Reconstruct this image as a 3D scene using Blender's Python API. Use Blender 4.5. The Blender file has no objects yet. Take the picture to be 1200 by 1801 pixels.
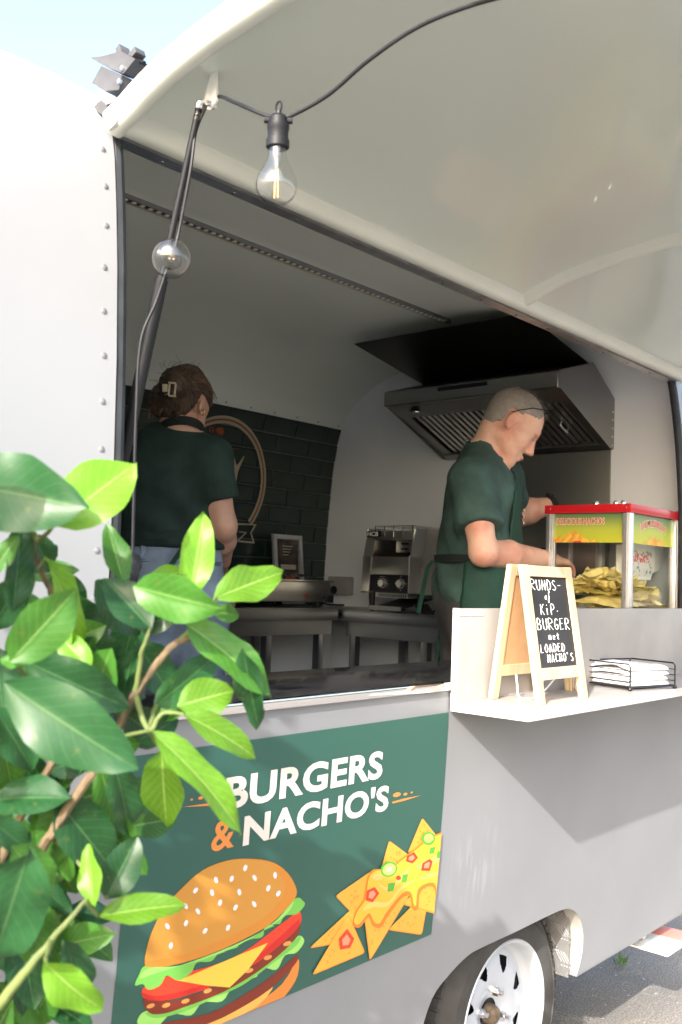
import bpy, bmesh, math, random
import numpy as np
from mathutils import Vector, Matrix, noise as mnoise
from mathutils.geometry import tessellate_polygon
random.seed(7)
S = bpy.context.scene
COL = S.collection
R = math.radians

# ------------------------------------------------------------------ camera
CAM_H = 1.42
CF, CYAW, CPIT, CROL = 1713.885, R(48.75697), R(3.88986), R(-2.01871)
_F = Vector((math.sin(CYAW)*math.cos(CPIT), math.cos(CYAW)*math.cos(CPIT), math.sin(CPIT)))
_R0 = _F.cross(Vector((0, 0, 1))).normalized()
_D0 = _F.cross(_R0)
_c, _s = math.cos(CROL), math.sin(CROL)
_RT = _c*_R0 + _s*_D0
_DN = -_s*_R0 + _c*_D0
camd = bpy.data.cameras.new('camera')
cam = bpy.data.objects.new('camera', camd)
COL.objects.link(cam)
mw = Matrix.Identity(4)
for i in range(3):
    mw[i][0] = _RT[i]; mw[i][1] = -_DN[i]; mw[i][2] = -_F[i]
mw[2][3] = CAM_H
cam.matrix_world = mw
camd.sensor_fit = 'VERTICAL'
camd.sensor_height = 36.0
camd.sensor_width = 24.0
camd.lens = CF/1801*36.0
camd.clip_start = 0.02
camd.clip_end = 3000
camd.dof.use_dof = True
camd.dof.focus_distance = 2.4
camd.dof.aperture_fstop = 7.0
S.camera = cam
S.render.resolution_x = 682
S.render.resolution_y = 1024

# ------------------------------------------------------------------ light
SUN = Vector((.61, .207, -.378)).normalized()          # direction the light travels
w = bpy.data.worlds.new('World'); S.world = w; w.use_nodes = True
nt = w.node_tree
bg = nt.nodes['Background']
sky = nt.nodes.new('ShaderNodeTexSky')
sky.sky_type = 'NISHITA'; sky.sun_disc = False
sky.sun_elevation = math.asin(-SUN.z)
sky.sun_rotation = math.atan2(-SUN.x, -SUN.y)
sky.air_density = 1.15; sky.dust_density = 5.0; sky.ozone_density = 1.0
hsv = nt.nodes.new('ShaderNodeHueSaturation'); hsv.inputs['Saturation'].default_value = .93      # pale hazy summer sky
nt.links.new(sky.outputs[0], hsv.inputs['Color']); nt.links.new(hsv.outputs[0], bg.inputs[0])
bg.inputs[1].default_value = 0.15
sd = bpy.data.lights.new('sun', 'SUN'); sd.energy = 2.5; sd.angle = R(0.6); sd.color = (1, .965, .91)
sun = bpy.data.objects.new('sun', sd); COL.objects.link(sun)
sun.rotation_euler = SUN.to_track_quat('-Z', 'Y').to_euler()
sun.location = (-6, -3, 6)
S.view_settings.view_transform = 'Standard'
S.view_settings.look = 'None'
S.view_settings.gamma = 1
S.view_settings.exposure = 2.06

# ------------------------------------------------------------------ pixel of the photograph -> point of the place
def ray(x, y):
    return (_RT*(x-600) + _DN*(y-900.5) + _F*CF)
def oY(x, y, Y):
    d = ray(x, y); p = d*(Y/d.y); p.z += CAM_H; return p
def oX(x, y, X):
    d = ray(x, y); p = d*(X/d.x); p.z += CAM_H; return p
def oZ(x, y, Z):
    d = ray(x, y); p = d*((Z-CAM_H)/d.z); p.z += CAM_H; return p
def oD(x, y, dep):
    p = ray(x, y)*(dep/CF); p.z += CAM_H; return p

# ------------------------------------------------------------------ trailer section: how far the wall leans in at height z
ZT = [.34, .5, .65, .8, .95, 1.1, 1.3, 1.45, 1.6, 1.75, 1.9, 2.0, 2.08, 2.14, 2.2, 2.28, 2.36, 2.42, 2.46, 2.475]
TT = [.065, .048, .034, .022, .012, .005, .001, 0, .003, .009, .02, .031, .042, .053, .09, .15, .25, .38, .58, .85]
Y0, YB, YC = 1.25, 2.95, 2.10
def tin(z): return float(np.interp(z, ZT, TT))
def side_pt(x, y, off=0.0):
    Y = Y0
    for _ in range(6):
        p = oY(x, y, Y); Y = Y0 + tin(p.z) - off
    return oY(x, y, Y)
def XZ(x, y):
    p = side_pt(x, y); return (p.x, p.z)

# ------------------------------------------------------------------ materials
MATS = {}
def mat(name, col, rough=.5, metal=0., var=.0, vs=8., bump=0., bs=60., spec=.5, trans=0., sss=0., coat=0., ior=1.45, stretch=None, col2=None, rvar=0., thresh=None):
    if name in MATS: return MATS[name]
    m = bpy.data.materials.new(name); m.use_nodes = True
    n = m.node_tree.nodes; l = m.node_tree.links
    b = n['Principled BSDF']
    b.inputs['Roughness'].default_value = rough
    b.inputs['Metallic'].default_value = metal
    b.inputs['Specular IOR Level'].default_value = spec
    b.inputs['IOR'].default_value = ior
    b.inputs['Transmission Weight'].default_value = trans
    b.inputs['Coat Weight'].default_value = coat
    if sss:
        b.inputs['Subsurface Weight'].default_value = sss
        b.inputs['Subsurface Radius'].default_value = (.012, .005, .003)
        b.inputs['Subsurface Scale'].default_value = 1.0
    tc = n.new('ShaderNodeTexCoord'); mp = n.new('ShaderNodeMapping')
    l.new(tc.outputs['Object'], mp.inputs[0])
    if stretch: mp.inputs['Scale'].default_value = stretch
    c = (*col, 1)
    if var or col2 or rvar:
        nz = n.new('ShaderNodeTexNoise'); nz.inputs['Scale'].default_value = vs; nz.inputs['Detail'].default_value = 6
        l.new(mp.outputs[0], nz.inputs[0])
        cr = n.new('ShaderNodeValToRGB')
        a = col2 if col2 else tuple(max(0, x*(1-var)) for x in col)
        z = col if col2 else tuple(min(1, x*(1+var)) for x in col)
        t0, t1 = thresh if thresh else (.32, .68)
        cr.color_ramp.elements[0].position = t0; cr.color_ramp.elements[1].position = t1
        cr.color_ramp.elements[0].color = (*a, 1); cr.color_ramp.elements[1].color = (*z, 1)
        l.new(nz.outputs[0], cr.inputs[0]); l.new(cr.outputs[0], b.inputs['Base Color'])
        if rvar:
            mr = n.new('ShaderNodeMapRange'); mr.inputs[3].default_value = max(0, rough-rvar); mr.inputs[4].default_value = min(1, rough+rvar)
            nz2 = n.new('ShaderNodeTexNoise'); nz2.inputs['Scale'].default_value = vs*2.3; nz2.inputs['Detail'].default_value = 5
            l.new(mp.outputs[0], nz2.inputs[0]); l.new(nz2.outputs[0], mr.inputs[0]); l.new(mr.outputs[0], b.inputs['Roughness'])
    else:
        b.inputs['Base Color'].default_value = c
    if bump:
        nb = n.new('ShaderNodeTexNoise'); nb.inputs['Scale'].default_value = bs; nb.inputs['Detail'].default_value = 4
        l.new(mp.outputs[0], nb.inputs[0])
        bp = n.new('ShaderNodeBump'); bp.inputs['Strength'].default_value = bump; bp.inputs['Distance'].default_value = .01
        l.new(nb.outputs[0], bp.inputs['Height']); l.new(bp.outputs[0], b.inputs['Normal'])
    MATS[name] = m
    return m

def glass_mat(name, tint=(1, 1, 1), refl=1.0, rough=.02, base=0.):
    m = bpy.data.materials.new(name); m.use_nodes = True
    n = m.node_tree.nodes; l = m.node_tree.links
    n.remove(n['Principled BSDF'])
    t = n.new('ShaderNodeBsdfTransparent'); t.inputs[0].default_value = (*tint, 1)
    g = n.new('ShaderNodeBsdfGlossy'); g.inputs['Roughness'].default_value = rough
    fr = n.new('ShaderNodeFresnel'); fr.inputs[0].default_value = 1.45
    mu = n.new('ShaderNodeMath'); mu.operation = 'MULTIPLY'; mu.inputs[1].default_value = refl
    if base: mu.operation = 'MULTIPLY_ADD'; mu.inputs[2].default_value = base; mu.use_clamp = True
    mx = n.new('ShaderNodeMixShader')
    ge = n.new('ShaderNodeNewGeometry'); iv = n.new('ShaderNodeMath'); iv.operation = 'SUBTRACT'; iv.inputs[0].default_value = 1
    l.new(ge.outputs['Backfacing'], iv.inputs[1])
    m2 = n.new('ShaderNodeMath'); m2.operation = 'MULTIPLY'; l.new(iv.outputs[0], m2.inputs[1])
    l.new(fr.outputs[0], mu.inputs[0]); l.new(mu.outputs[0], m2.inputs[0]); l.new(m2.outputs[0], mx.inputs[0])
    l.new(t.outputs[0], mx.inputs[1]); l.new(g.outputs[0], mx.inputs[2])
    l.new(mx.outputs[0], n['Material Output'].inputs[0])
    MATS[name] = m
    return m

# ------------------------------------------------------------------ object helpers
WL = {}
def link(o, parent=None, world=Vector((0, 0, 0))):
    COL.objects.link(o)
    o.parent = parent
    pw = WL.get(parent.name, Vector((0, 0, 0))) if parent else Vector((0, 0, 0))
    o.location = Vector(world) - pw
    WL[o.name] = Vector(world)
    return o
def tag(o, label=None, cat=None, group=None, kind=None):
    if label: o['label'] = label
    if cat: o['category'] = cat
    if group: o['group'] = group
    if kind: o['kind'] = kind
    return o
def thing(name, loc, label, cat, group=None):
    o = bpy.data.objects.new(name, None); o.empty_display_size = .05
    link(o, None, Vector(loc)); return tag(o, label, cat, group)

def basis(d):
    d = Vector(d).normalized()
    a = Vector((0, 0, 1)) if abs(d.z) < .9 else Vector((1, 0, 0))
    u = d.cross(a).normalized(); v = d.cross(u).normalized()
    return u, v, d

class MB:
    def __init__(s): s.v = []; s.f = []
    def add(s, vs, fs):
        o = len(s.v); s.v += [Vector(p) for p in vs]; s.f += [[i+o for i in f] for f in fs]; return s
    def box(s, c, size, rot=None):
        hx, hy, hz = [q/2 for q in size]; c = Vector(c)
        P = [Vector((x, y, z)) for z in (-hz, hz) for y in (-hy, hy) for x in (-hx, hx)]
        if rot: P = [rot @ p for p in P]
        return s.add([c+p for p in P], [(0, 2, 3, 1), (4, 5, 7, 6), (0, 1, 5, 4), (2, 6, 7, 3), (0, 4, 6, 2), (1, 3, 7, 5)])
    def b2(s, lo, hi):
        lo = Vector(lo); hi = Vector(hi); return s.box((lo+hi)/2, hi-lo)
    def hexa(s, P):     # 8 corners: bottom ring 4, top ring 4
        return s.add(P, [(3, 2, 1, 0), (4, 5, 6, 7), (0, 1, 5, 4), (1, 2, 6, 5), (2, 3, 7, 6), (3, 0, 4, 7)])
    def bar(s, p0, p1, w, h, up=(0, 0, 1)):
        p0 = Vector(p0); p1 = Vector(p1); d = (p1-p0).normalized(); u = d.cross(Vector(up)).normalized(); v = u.cross(d)
        q = [(-w/2, -h/2), (w/2, -h/2), (w/2, h/2), (-w/2, h/2)]
        return s.hexa([p0+u*a+v*b for a, b in q]+[p1+u*a+v*b for a, b in q])
    def cyl(s, p0, p1, r0, r1=None, n=14, cap=True):
        if r1 is None: r1 = r0
        p0 = Vector(p0); p1 = Vector(p1); u, v, d = basis(p1-p0)
        P = []
        for p, r in ((p0, r0), (p1, r1)):
            P += [p+(u*math.cos(2*math.pi*i/n)+v*math.sin(2*math.pi*i/n))*r for i in range(n)]
        F = [(i, (i+1) % n, n+(i+1) % n, n+i) for i in range(n)]
        if cap: F += [tuple(range(n-1, -1, -1)), tuple(range(n, 2*n))]
        return s.add(P, F)
    def tube(s, pts, r, n=8, closed=False):
        pts = [Vector(p) for p in pts]; m = len(pts)
        rs = r if isinstance(r, (list, tuple)) else [r]*m
        P = []; u = None
        for i, p in enumerate(pts):
            if closed: d = pts[(i+1) % m]-pts[i-1]
            else: d = pts[min(i+1, m-1)]-pts[max(i-1, 0)]
            d.normalize()
            if u is None: u = basis(d)[0]
            u = (u-d*u.dot(d)).normalized(); v = d.cross(u)
            P += [p+(u*math.cos(2*math.pi*k/n)+v*math.sin(2*math.pi*k/n))*rs[i] for k in range(n)]
        F = []
        for i in range(m if closed else m-1):
            j = (i+1) % m
            F += [(i*n+k, i*n+(k+1) % n, j*n+(k+1) % n, j*n+k) for k in range(n)]
        if not closed: F += [tuple(range(n-1, -1, -1)), tuple(range((m-1)*n, m*n))]
        return s.add(P, F)
    def lathe(s, prof, o, axis, n=24):
        o = Vector(o); u, v, d = basis(axis); P = []; m = len(prof)
        for r, h in prof:
            P += [o+d*h+(u*math.cos(2*math.pi*i/n)+v*math.sin(2*math.pi*i/n))*r for i in range(n)]
        F = [(a*n+i, a*n+(i+1) % n, (a+1)*n+(i+1) % n, (a+1)*n+i) for a in range(m-1) for i in range(n)]
        return s.add(P, F)
    def grid(s, fn, us, vs):
        P = [fn(a, b) for a in us for b in vs]; m = len(vs)
        return s.add(P, [(i*m+j, i*m+j+1, (i+1)*m+j+1, (i+1)*m+j) for i in range(len(us)-1) for j in range(m-1)])
    def prism(s, poly, fn, w0, w1):    # poly of (a,b); fn(a,b,w) -> point
        k = len(poly)
        tri = tessellate_polygon([[Vector((a, b, 0)) for a, b in poly]])
        P = [fn(a, b, w0) for a, b in poly]+[fn(a, b, w1) for a, b in poly]
        F = [tuple(t) for t in tri]+[tuple(i+k for i in reversed(t)) for t in tri]
        F += [(i, (i+1) % k, k+(i+1) % k, k+i) for i in range(k)]
        return s.add(P, F)
    def build(s, name, m, parent=None, smooth=35, bevel=0, seg=2, fixn=True):
        c = Vector((0, 0, 0))
        if s.v:
            lo = Vector([min(p[i] for p in s.v) for i in range(3)]); hi = Vector([max(p[i] for p in s.v) for i in range(3)])
            c = (lo+hi)/2
        me = bpy.data.meshes.new(name)
        me.from_pydata([p-c for p in s.v], [], s.f)
        if bevel or fixn:
            bm = bmesh.new(); bm.from_mesh(me)
            if bevel:
                bmesh.ops.remove_doubles(bm, verts=bm.verts, dist=1e-6)
                es = [e for e in bm.edges if len(e.link_faces) == 2 and e.calc_face_angle(0) > .5]
                if es: bmesh.ops.bevel(bm, geom=es, offset=bevel, segments=seg, profile=.6, affect='EDGES', clamp_overlap=True)
            bmesh.ops.recalc_face_normals(bm, faces=bm.faces)
            bm.to_mesh(me); bm.free()
        finish(me, m, smooth)
        o = bpy.data.objects.new(name, me)
        return link(o, parent, c)

def finish(me, m, smooth=35):
    me.materials.append(m if not isinstance(m, str) else MATS[m])
    if smooth:
        for p in me.polygons: p.use_smooth = True
        me.set_sharp_from_angle(angle=R(smooth))
    me.update()

def flat2d(polys, zcuts=None):
    """polygons (a,b) -> bmesh in the plane, cut along b = zcuts"""
    bm = bmesh.new()
    for poly in polys:
        vs = [bm.verts.new((a, b, 0)) for a, b in poly]
        for t in tessellate_polygon([[Vector((a, b, 0)) for a, b in poly]]):
            try: bm.faces.new([vs[i] for i in t])
            except ValueError: pass
    if zcuts:
        for z in zcuts:
            bmesh.ops.bisect_plane(bm, geom=bm.verts[:]+bm.edges[:]+bm.faces[:], plane_co=(0, z, 0), plane_no=(0, 1, 0), dist=1e-6)
    return bm
def bm_obj(bm, name, m, parent, fn, smooth=0):
    P = [Vector(fn(v.co.x, v.co.y)) for v in bm.verts]
    lo = Vector([min(p[i] for p in P) for i in range(3)]); hi = Vector([max(p[i] for p in P) for i in range(3)]); c = (lo+hi)/2
    for v, p in zip(bm.verts, P): v.co = p-c
    bmesh.ops.recalc_face_normals(bm, faces=bm.faces)
    me = bpy.data.meshes.new(name); bm.to_mesh(me); bm.free()
    finish(me, m, smooth)
    return link(bpy.data.objects.new(name, me), parent, c)
def side_art(polys, name, m, parent, off):
    """polygons in (X,z) laid on the trailer's side"""
    return bm_obj(flat2d(polys, ZT), name, m, parent, lambda x, z: (x, Y0+tin(z)-off, z))
def text_bm(txt, bold=0., shear=0., spacing=1.):
    cu = bpy.data.curves.new('t', 'FONT'); cu.body = txt; cu.offset = bold; cu.shear = shear; cu.space_character = spacing
    cu.resolution_u = 4; cu.fill_mode = 'FRONT'
    o = bpy.data.objects.new('t', cu); COL.objects.link(o)
    dg = bpy.context.evaluated_depsgraph_get()
    me = bpy.data.meshes.new_from_object(o.evaluated_get(dg))
    bpy.data.objects.remove(o)
    bm = bmesh.new(); bm.from_mesh(me); bpy.data.meshes.remove(me)
    xs = [v.co.x for v in bm.verts]; ys = [v.co.y for v in bm.verts]
    x0, x1, y0, y1 = min(xs), max(xs), min(ys), max(ys)
    for v in bm.verts: v.co = ((v.co.x-x0)/(x1-x0), (v.co.y-y0)/(y1-y0), 0)
    return bm
def text_on(txt, name, m, parent, fn, bold=0., shear=0., spacing=1., zc=None, scale=None):
    bm = text_bm(txt, bold, shear, spacing)
    if scale:
        for v in bm.verts: v.co = (scale[0]+v.co.x*(scale[1]-scale[0]), scale[2]+v.co.y*(scale[3]-scale[2]), 0)
    if zc:
        for z in zc: bmesh.ops.bisect_plane(bm, geom=bm.verts[:]+bm.edges[:]+bm.faces[:], plane_co=(0, z, 0), plane_no=(0, 1, 0), dist=1e-6)
    return bm_obj(bm, name, m, parent, fn)

def catmull(pts, n=6, closed=False):
    pts = [Vector(p) for p in pts]; out = []; m = len(pts)
    rng = range(m) if closed else range(m-1)
    for i in rng:
        if closed: p0, p1, p2, p3 = pts[i-1], pts[i], pts[(i+1) % m], pts[(i+2) % m]
        else: p0, p1, p2, p3 = pts[max(i-1, 0)], pts[i], pts[i+1], pts[min(i+2, m-1)]
        for k in range(n):
            t = k/n
            out.append(.5*((2*p1)+(p2-p0)*t+(2*p0-5*p1+4*p2-p3)*t*t+(3*p1-p0-3*p2+p3)*t**3))
    if not closed: out.append(pts[-1])
    return out
def smooth2(poly, n=5, closed=True):
    return [(p.x, p.y) for p in catmull([(a, b, 0) for a, b in poly], n, closed)]
# ------------------------------------------------------------------ shared materials
mat('lower_paint', (.183, .190, .203), .3, var=.07, vs=2.2, coat=.08, rvar=.06)
def scuffs(m_):
    # pale rubbed streaks beside the poster and fine dust specks on the paint
    n = m_.node_tree.nodes; l = m_.node_tree.links; b = n['Principled BSDF']
    src = b.inputs['Base Color'].links[0].from_socket
    tc = n.new('ShaderNodeTexCoord'); mp = n.new('ShaderNodeMapping'); l.new(tc.outputs['Object'], mp.inputs[0])
    mp.inputs['Location'].default_value = (-.745/.13, 0, -.0/.12); mp.inputs['Scale'].default_value = (1/.13, 0, 1/.12)
    gr = n.new('ShaderNodeTexGradient'); gr.gradient_type = 'SPHERICAL'; l.new(mp.outputs[0], gr.inputs[0])
    m2 = n.new('ShaderNodeMapping'); m2.inputs['Scale'].default_value = (55, 1, 11); l.new(tc.outputs['Object'], m2.inputs[0])
    nz = n.new('ShaderNodeTexNoise'); nz.inputs['Scale'].default_value = 1; nz.inputs['Detail'].default_value = 5; l.new(m2.outputs[0], nz.inputs[0])
    cr = n.new('ShaderNodeValToRGB'); cr.color_ramp.elements[0].position = .5; cr.color_ramp.elements[1].position = .68; l.new(nz.outputs[0], cr.inputs[0])
    mu = n.new('ShaderNodeMath'); mu.operation = 'MULTIPLY'; gh_ = n.new('ShaderNodeMath'); gh_.operation = 'MULTIPLY'; gh_.inputs[1].default_value = .45; l.new(gr.outputs['Fac'], gh_.inputs[0]); l.new(gh_.outputs[0], mu.inputs[0]); l.new(cr.outputs[0], mu.inputs[1])
    n3 = n.new('ShaderNodeTexNoise'); n3.inputs['Scale'].default_value = 130; n3.inputs['Detail'].default_value = 3; l.new(tc.outputs['Object'], n3.inputs[0])
    c3 = n.new('ShaderNodeValToRGB'); c3.color_ramp.elements[0].position = .72; c3.color_ramp.elements[1].position = .78; l.new(n3.outputs[0], c3.inputs[0])
    mx = n.new('ShaderNodeMixRGB'); l.new(mu.outputs[0], mx.inputs[0]); l.new(src, mx.inputs[1]); mx.inputs[2].default_value = (.40, .41, .45, 1)
    h = n.new('ShaderNodeMath'); h.operation = 'MULTIPLY'; h.inputs[1].default_value = .25; l.new(c3.outputs[0], h.inputs[0])
    my = n.new('ShaderNodeMixRGB'); l.new(h.outputs[0], my.inputs[0]); l.new(mx.outputs[0], my.inputs[1]); my.inputs[2].default_value = (.10, .09, .08, 1)
    l.new(my.outputs[0], b.inputs['Base Color'])
scuffs(MATS['lower_paint'])
mat('shell_paint', (.275, .286, .308), .3, var=.04, vs=1.2, coat=.15, rvar=.05)
mat('lining', (.76, .82, .79), .34, var=.04, vs=1.5, bump=.015, bs=3)
mat('end_lining', (.78, .83, .90), .28, var=.03, vs=2, bump=.015, bs=4)
mat('hatch_gel', (.555, .61, .575), .2, var=.03, vs=1.3, bump=.02, bs=2.5, coat=.35)
mat('rim_gel', (.60, .63, .59), .3, var=.05, vs=5, bump=.03, bs=12)
mat('rubber', (.02, .024, .03), .55, var=.3, vs=20)
mat('steel', (.62, .61, .59), .30, metal=1, var=.05, vs=2.5)
mat('dark_steel', (.29, .30, .31), .36, metal=1, var=.08, vs=3)
mat('chrome', (.85, .85, .86), .06, metal=1)
mat('zinc', (.62, .62, .64), .38, metal=1, var=.12, vs=30)
mat('black_metal', (.008, .009, .012), .45, spec=.3, var=.2, vs=10)
mat('black_plastic', (.010, .011, .015), .5, var=.2, vs=40, spec=.35)
mat('worktop', (.018, .018, .02), .12, var=.4, vs=6)
mat('floor_vinyl', (.16, .16, .16), .6, var=.15, vs=20)
mat('white_plastic', (.8, .8, .78), .35)
mat('screw', (.25, .25, .25), .4, metal=1)
mat('rivet', (.30, .30, .32), .4, metal=.6)

# ------------------------------------------------------------------ ground
def ground_mat():
    m = bpy.data.materials.new('asphalt'); m.use_nodes = True
    n = m.node_tree.nodes; l = m.node_tree.links; b = n['Principled BSDF']
    tc = n.new('ShaderNodeTexCoord')
    n1 = n.new('ShaderNodeTexNoise'); n1.inputs['Scale'].default_value = 160; n1.inputs['Detail'].default_value = 5
    n2 = n.new('ShaderNodeTexNoise'); n2.inputs['Scale'].default_value = 2.2; n2.inputs['Detail'].default_value = 5
    n3 = n.new('ShaderNodeTexNoise'); n3.inputs['Scale'].default_value = 45; n3.inputs['Detail'].default_value = 4
    vo = n.new('ShaderNodeTexVoronoi'); vo.feature = 'DISTANCE_TO_EDGE'; vo.inputs['Scale'].default_value = 3.2
    nw = n.new('ShaderNodeTexNoise'); nw.inputs['Scale'].default_value = 6; nw.inputs['Detail'].default_value = 6
    ad = n.new('ShaderNodeMixRGB'); ad.blend_type = 'ADD'; ad.inputs[0].default_value = .45
    for q in (n1, n2, n3, nw): l.new(tc.outputs['Object'], q.inputs[0])
    l.new(tc.outputs['Object'], ad.inputs[1]); l.new(nw.outputs['Color'], ad.inputs[2]); l.new(ad.outputs[0], vo.inputs['Vector'])
    r1 = n.new('ShaderNodeValToRGB'); e = r1.color_ramp.elements
    e[0].position = .35; e[0].color = (.11, .105, .098, 1); e[1].position = .72; e[1].color = (.34, .32, .295, 1)
    l.new(n1.outputs[0], r1.inputs[0])
    r2 = n.new('ShaderNodeValToRGB'); e = r2.color_ramp.elements
    e[0].position = .3; e[0].color = (.72, .7, .68, 1); e[1].position = .7; e[1].color = (1.15, 1.1, 1.05, 1)
    l.new(n2.outputs[0], r2.inputs[0])
    mx = n.new('ShaderNodeMixRGB'); mx.blend_type = 'MULTIPLY'; mx.inputs[0].default_value = 1
    l.new(r1.outputs[0], mx.inputs[1]); l.new(r2.outputs[0], mx.inputs[2])
    r3 = n.new('ShaderNodeValToRGB'); e = r3.color_ramp.elements     # pale grit
    e[0].position = .66; e[0].color = (0, 0, 0, 1); e[1].position = .72; e[1].color = (1, 1, 1, 1)
    l.new(n3.outputs[0], r3.inputs[0])
    m2 = n.new('ShaderNodeMixRGB'); l.new(r3.outputs[0], m2.inputs[0]); l.new(mx.outputs[0], m2.inputs[1]); m2.inputs[2].default_value = (.52, .48, .42, 1)
    r4 = n.new('ShaderNodeValToRGB'); e = r4.color_ramp.elements     # sandy cracks
    e[0].position = .0; e[0].color = (1, 1, 1, 1); e[1].position = .022; e[1].color = (0, 0, 0, 1)
    l.new(vo.outputs['Distance'], r4.inputs[0])
    mk = n.new('ShaderNodeMath'); mk.operation = 'MULTIPLY'; l.new(r4.outputs[0], mk.inputs[0]); l.new(nw.outputs[0], mk.inputs[1])
    m3 = n.new('ShaderNodeMixRGB'); l.new(mk.outputs[0], m3.inputs[0]); l.new(m2.outputs[0], m3.inputs[1]); m3.inputs[2].default_value = (.33, .28, .18, 1)
    l.new(m3.outputs[0], b.inputs['Base Color']); b.inputs['Roughness'].default_value = .85
    bp = n.new('ShaderNodeBump'); bp.inputs['Strength'].default_value = .5; bp.inputs['Distance'].default_value = .01
    l.new(n1.outputs[0], bp.inputs['Height']); l.new(bp.outputs[0], b.inputs['Normal'])
    MATS['asphalt'] = m; return m
ground_mat()
g = MB(); g.add([(-400, -400, 0), (400, -400, 0), (400, 400, 0), (-400, 400, 0)], [(0, 1, 2, 3)])
go = g.build('ground', 'asphalt'); tag(go, 'cracked grey asphalt under the food trailer', kind='structure')

# ------------------------------------------------------------------ food trailer
TR = thing('food_trailer', (1.6, 2.1, 0), 'light grey food trailer with raised serving hatch and green burger poster', 'food trailer')
XL, XJ, XR, XE, XO = -1.0, .8925, 3.165, 3.26, 3.45    # left end, opening left/right, inner end wall, outer right end
TH = .028
def prof_pts(side='front', zs=None):
    return [((Y0+tin(z)) if side == 'front' else (YB-tin(z)), z) for z in (zs or ZT)]
# lower side panel with the wheel arch cut out
ZSILL = 1.185
arch_px = [(1015, 1718), (1022, 1690), (1026, 1662), (1026, 1638), (1020, 1614), (1008, 1601), (993, 1599), (962, 1612), (905, 1640), (847, 1667), (822, 1682), (790, 1715), (760, 1757), (742, 1797), (733, 1830)]
arch = [XZ(*p) for p in arch_px]
arch[0] = (arch[0][0], .34)
arch = arch[:-2]+[(arch[-3][0]-.035, .40), (arch[-3][0]-.04, .34)]
arch_s = [arch[0]]+[(p.x, p.y) for p in catmull([(a, b, 0) for a, b in arch], 4)][1:-1]+[arch[-1]]
xa_, xb_ = arch_s[-1][0]-.02, arch_s[0][0]+.02
low = [(xa_, .34), (xa_, .75), (xb_, .75), (xb_, .34)]+arch_s
rects = [[(x0_, z0_), (x1_, z0_), (x1_, z1_), (x0_, z1_)] for x0_, x1_, z0_, z1_ in ((XL, 0, .34, ZSILL), (0, .8, .34, ZSILL), (.8, xa_, .34, ZSILL), (xa_, xb_, .75, ZSILL), (xb_, 3.0, .34, ZSILL), (3.0, XO, .34, ZSILL))]
lower = side_art([low]+rects, 'lower_side_panel', MATS['lower_paint'], TR, 0)
if sum(p.normal.y*p.area for p in lower.data.polygons) > 0: lower.data.flip_normals()
for p in lower.data.polygons: p.use_smooth = True
def smooth_z(z): return (tin(z+.06)-tin(z-.06))/.12 if z > .40 else (tin(.46)-tin(.34))/.12
lower.data.normals_split_custom_set_from_vertices([Vector((0, -1, -smooth_z(v.co.z+WL[lower.name].z))).normalized() for v in lower.data.vertices])
mat('arch_gel', (.36, .355, .33), .4, var=.1, vs=20)
# return lip of the arch
m = MB()
lipw = .045
inn = [(x, z) for x, z in arch_s]
m.grid(lambda i, j: (inn[int(i)][0], Y0+tin(inn[int(i)][1])+j, inn[int(i)][1]), range(len(inn)), [0.0005, .02, lipw])
m.build('arch_lip', 'arch_gel', TR, smooth=60)
# bottom return of the side panel
m = MB()
yb = Y0+tin(.34)
m.b2((XL, yb+.001, .335), (arch[-1][0], yb+.03, .345)); m.b2((arch[0][0], yb+.001, .335), (XO, yb+.03, .345))
m.build('bottom_rail', 'lower_paint', TR)
# left body section, full height, closed at the opening; roof droops a little towards the trailer's front
ZC = .74
def left_pt(x, z, t, sgn, inward=0.):
    zz = z if z < 2.1 else 2.1+(z-2.1)*ZC
    k = max(0, (XJ-x))
    zz -= max(0, zz-1.6)*.05*min(k, 1.2)**1.3
    t2 = t+inward
    if z > 2.3: zz -= inward*1.0
    Y = (Y0+t2) if sgn > 0 else (YB-t2)
    return Vector((x, Y, zz))
zs = [z for z in ZT if z > ZSILL]; zs = [ZSILL]+zs
xs = [XL, -.6, -.2, .1, .3, .45, .6, .72, .82, XJ]
m = MB()
path = [(z, tin(z), 1) for z in zs]+[(z, tin(z), -1) for z in reversed(zs[:-1])]
m.grid(lambda x, k: left_pt(x, path[int(k)][0], path[int(k)][1], path[int(k)][2]), xs, range(len(path)))
lw = m.build('upper_side_wall', 'shell_paint', TR, smooth=50)
m = MB()
m.grid(lambda x, k: left_pt(x, path[int(k)][0], path[int(k)][1], path[int(k)][2], TH), xs, range(len(path)))
m.build('wall_lining', 'lining', TR, smooth=50)
m = MB()
m.grid(lambda j, k: left_pt(XJ, path[int(k)][0], path[int(k)][1], path[int(k)][2], j), [0.0005, TH], range(len(path)))
m.build('jamb_edge', 'rim_gel', TR, smooth=50)
# front end of the trailer (closes the box)
m = MB(); m.add([left_pt(XL, *p[:2], p[2]) for p in path]+[(XL, YB-tin(.34), .34), (XL, Y0+tin(.34), .34)], [list(range(len(path)+2))])
m.build('front_end_wall', 'shell_paint', TR, smooth=0)
# roof from the hatch hinge over to the back wall, outer skin and lining
zr = [z for z in ZT if z >= 2.14]
pth = [(Y0+tin(z), z) for z in zr]+[(YB-tin(z), z) for z in reversed(ZT[:-1])]
m = MB(); m.grid(lambda x, k: Vector((x, pth[int(k)][0], pth[int(k)][1] if pth[int(k)][1] < 2.1 else 2.1+(pth[int(k)][1]-2.1)*ZC-.003)), [XJ+.001, 2, XO], range(len(pth)))
m.build('roof', 'shell_paint', TR, smooth=50)
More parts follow.
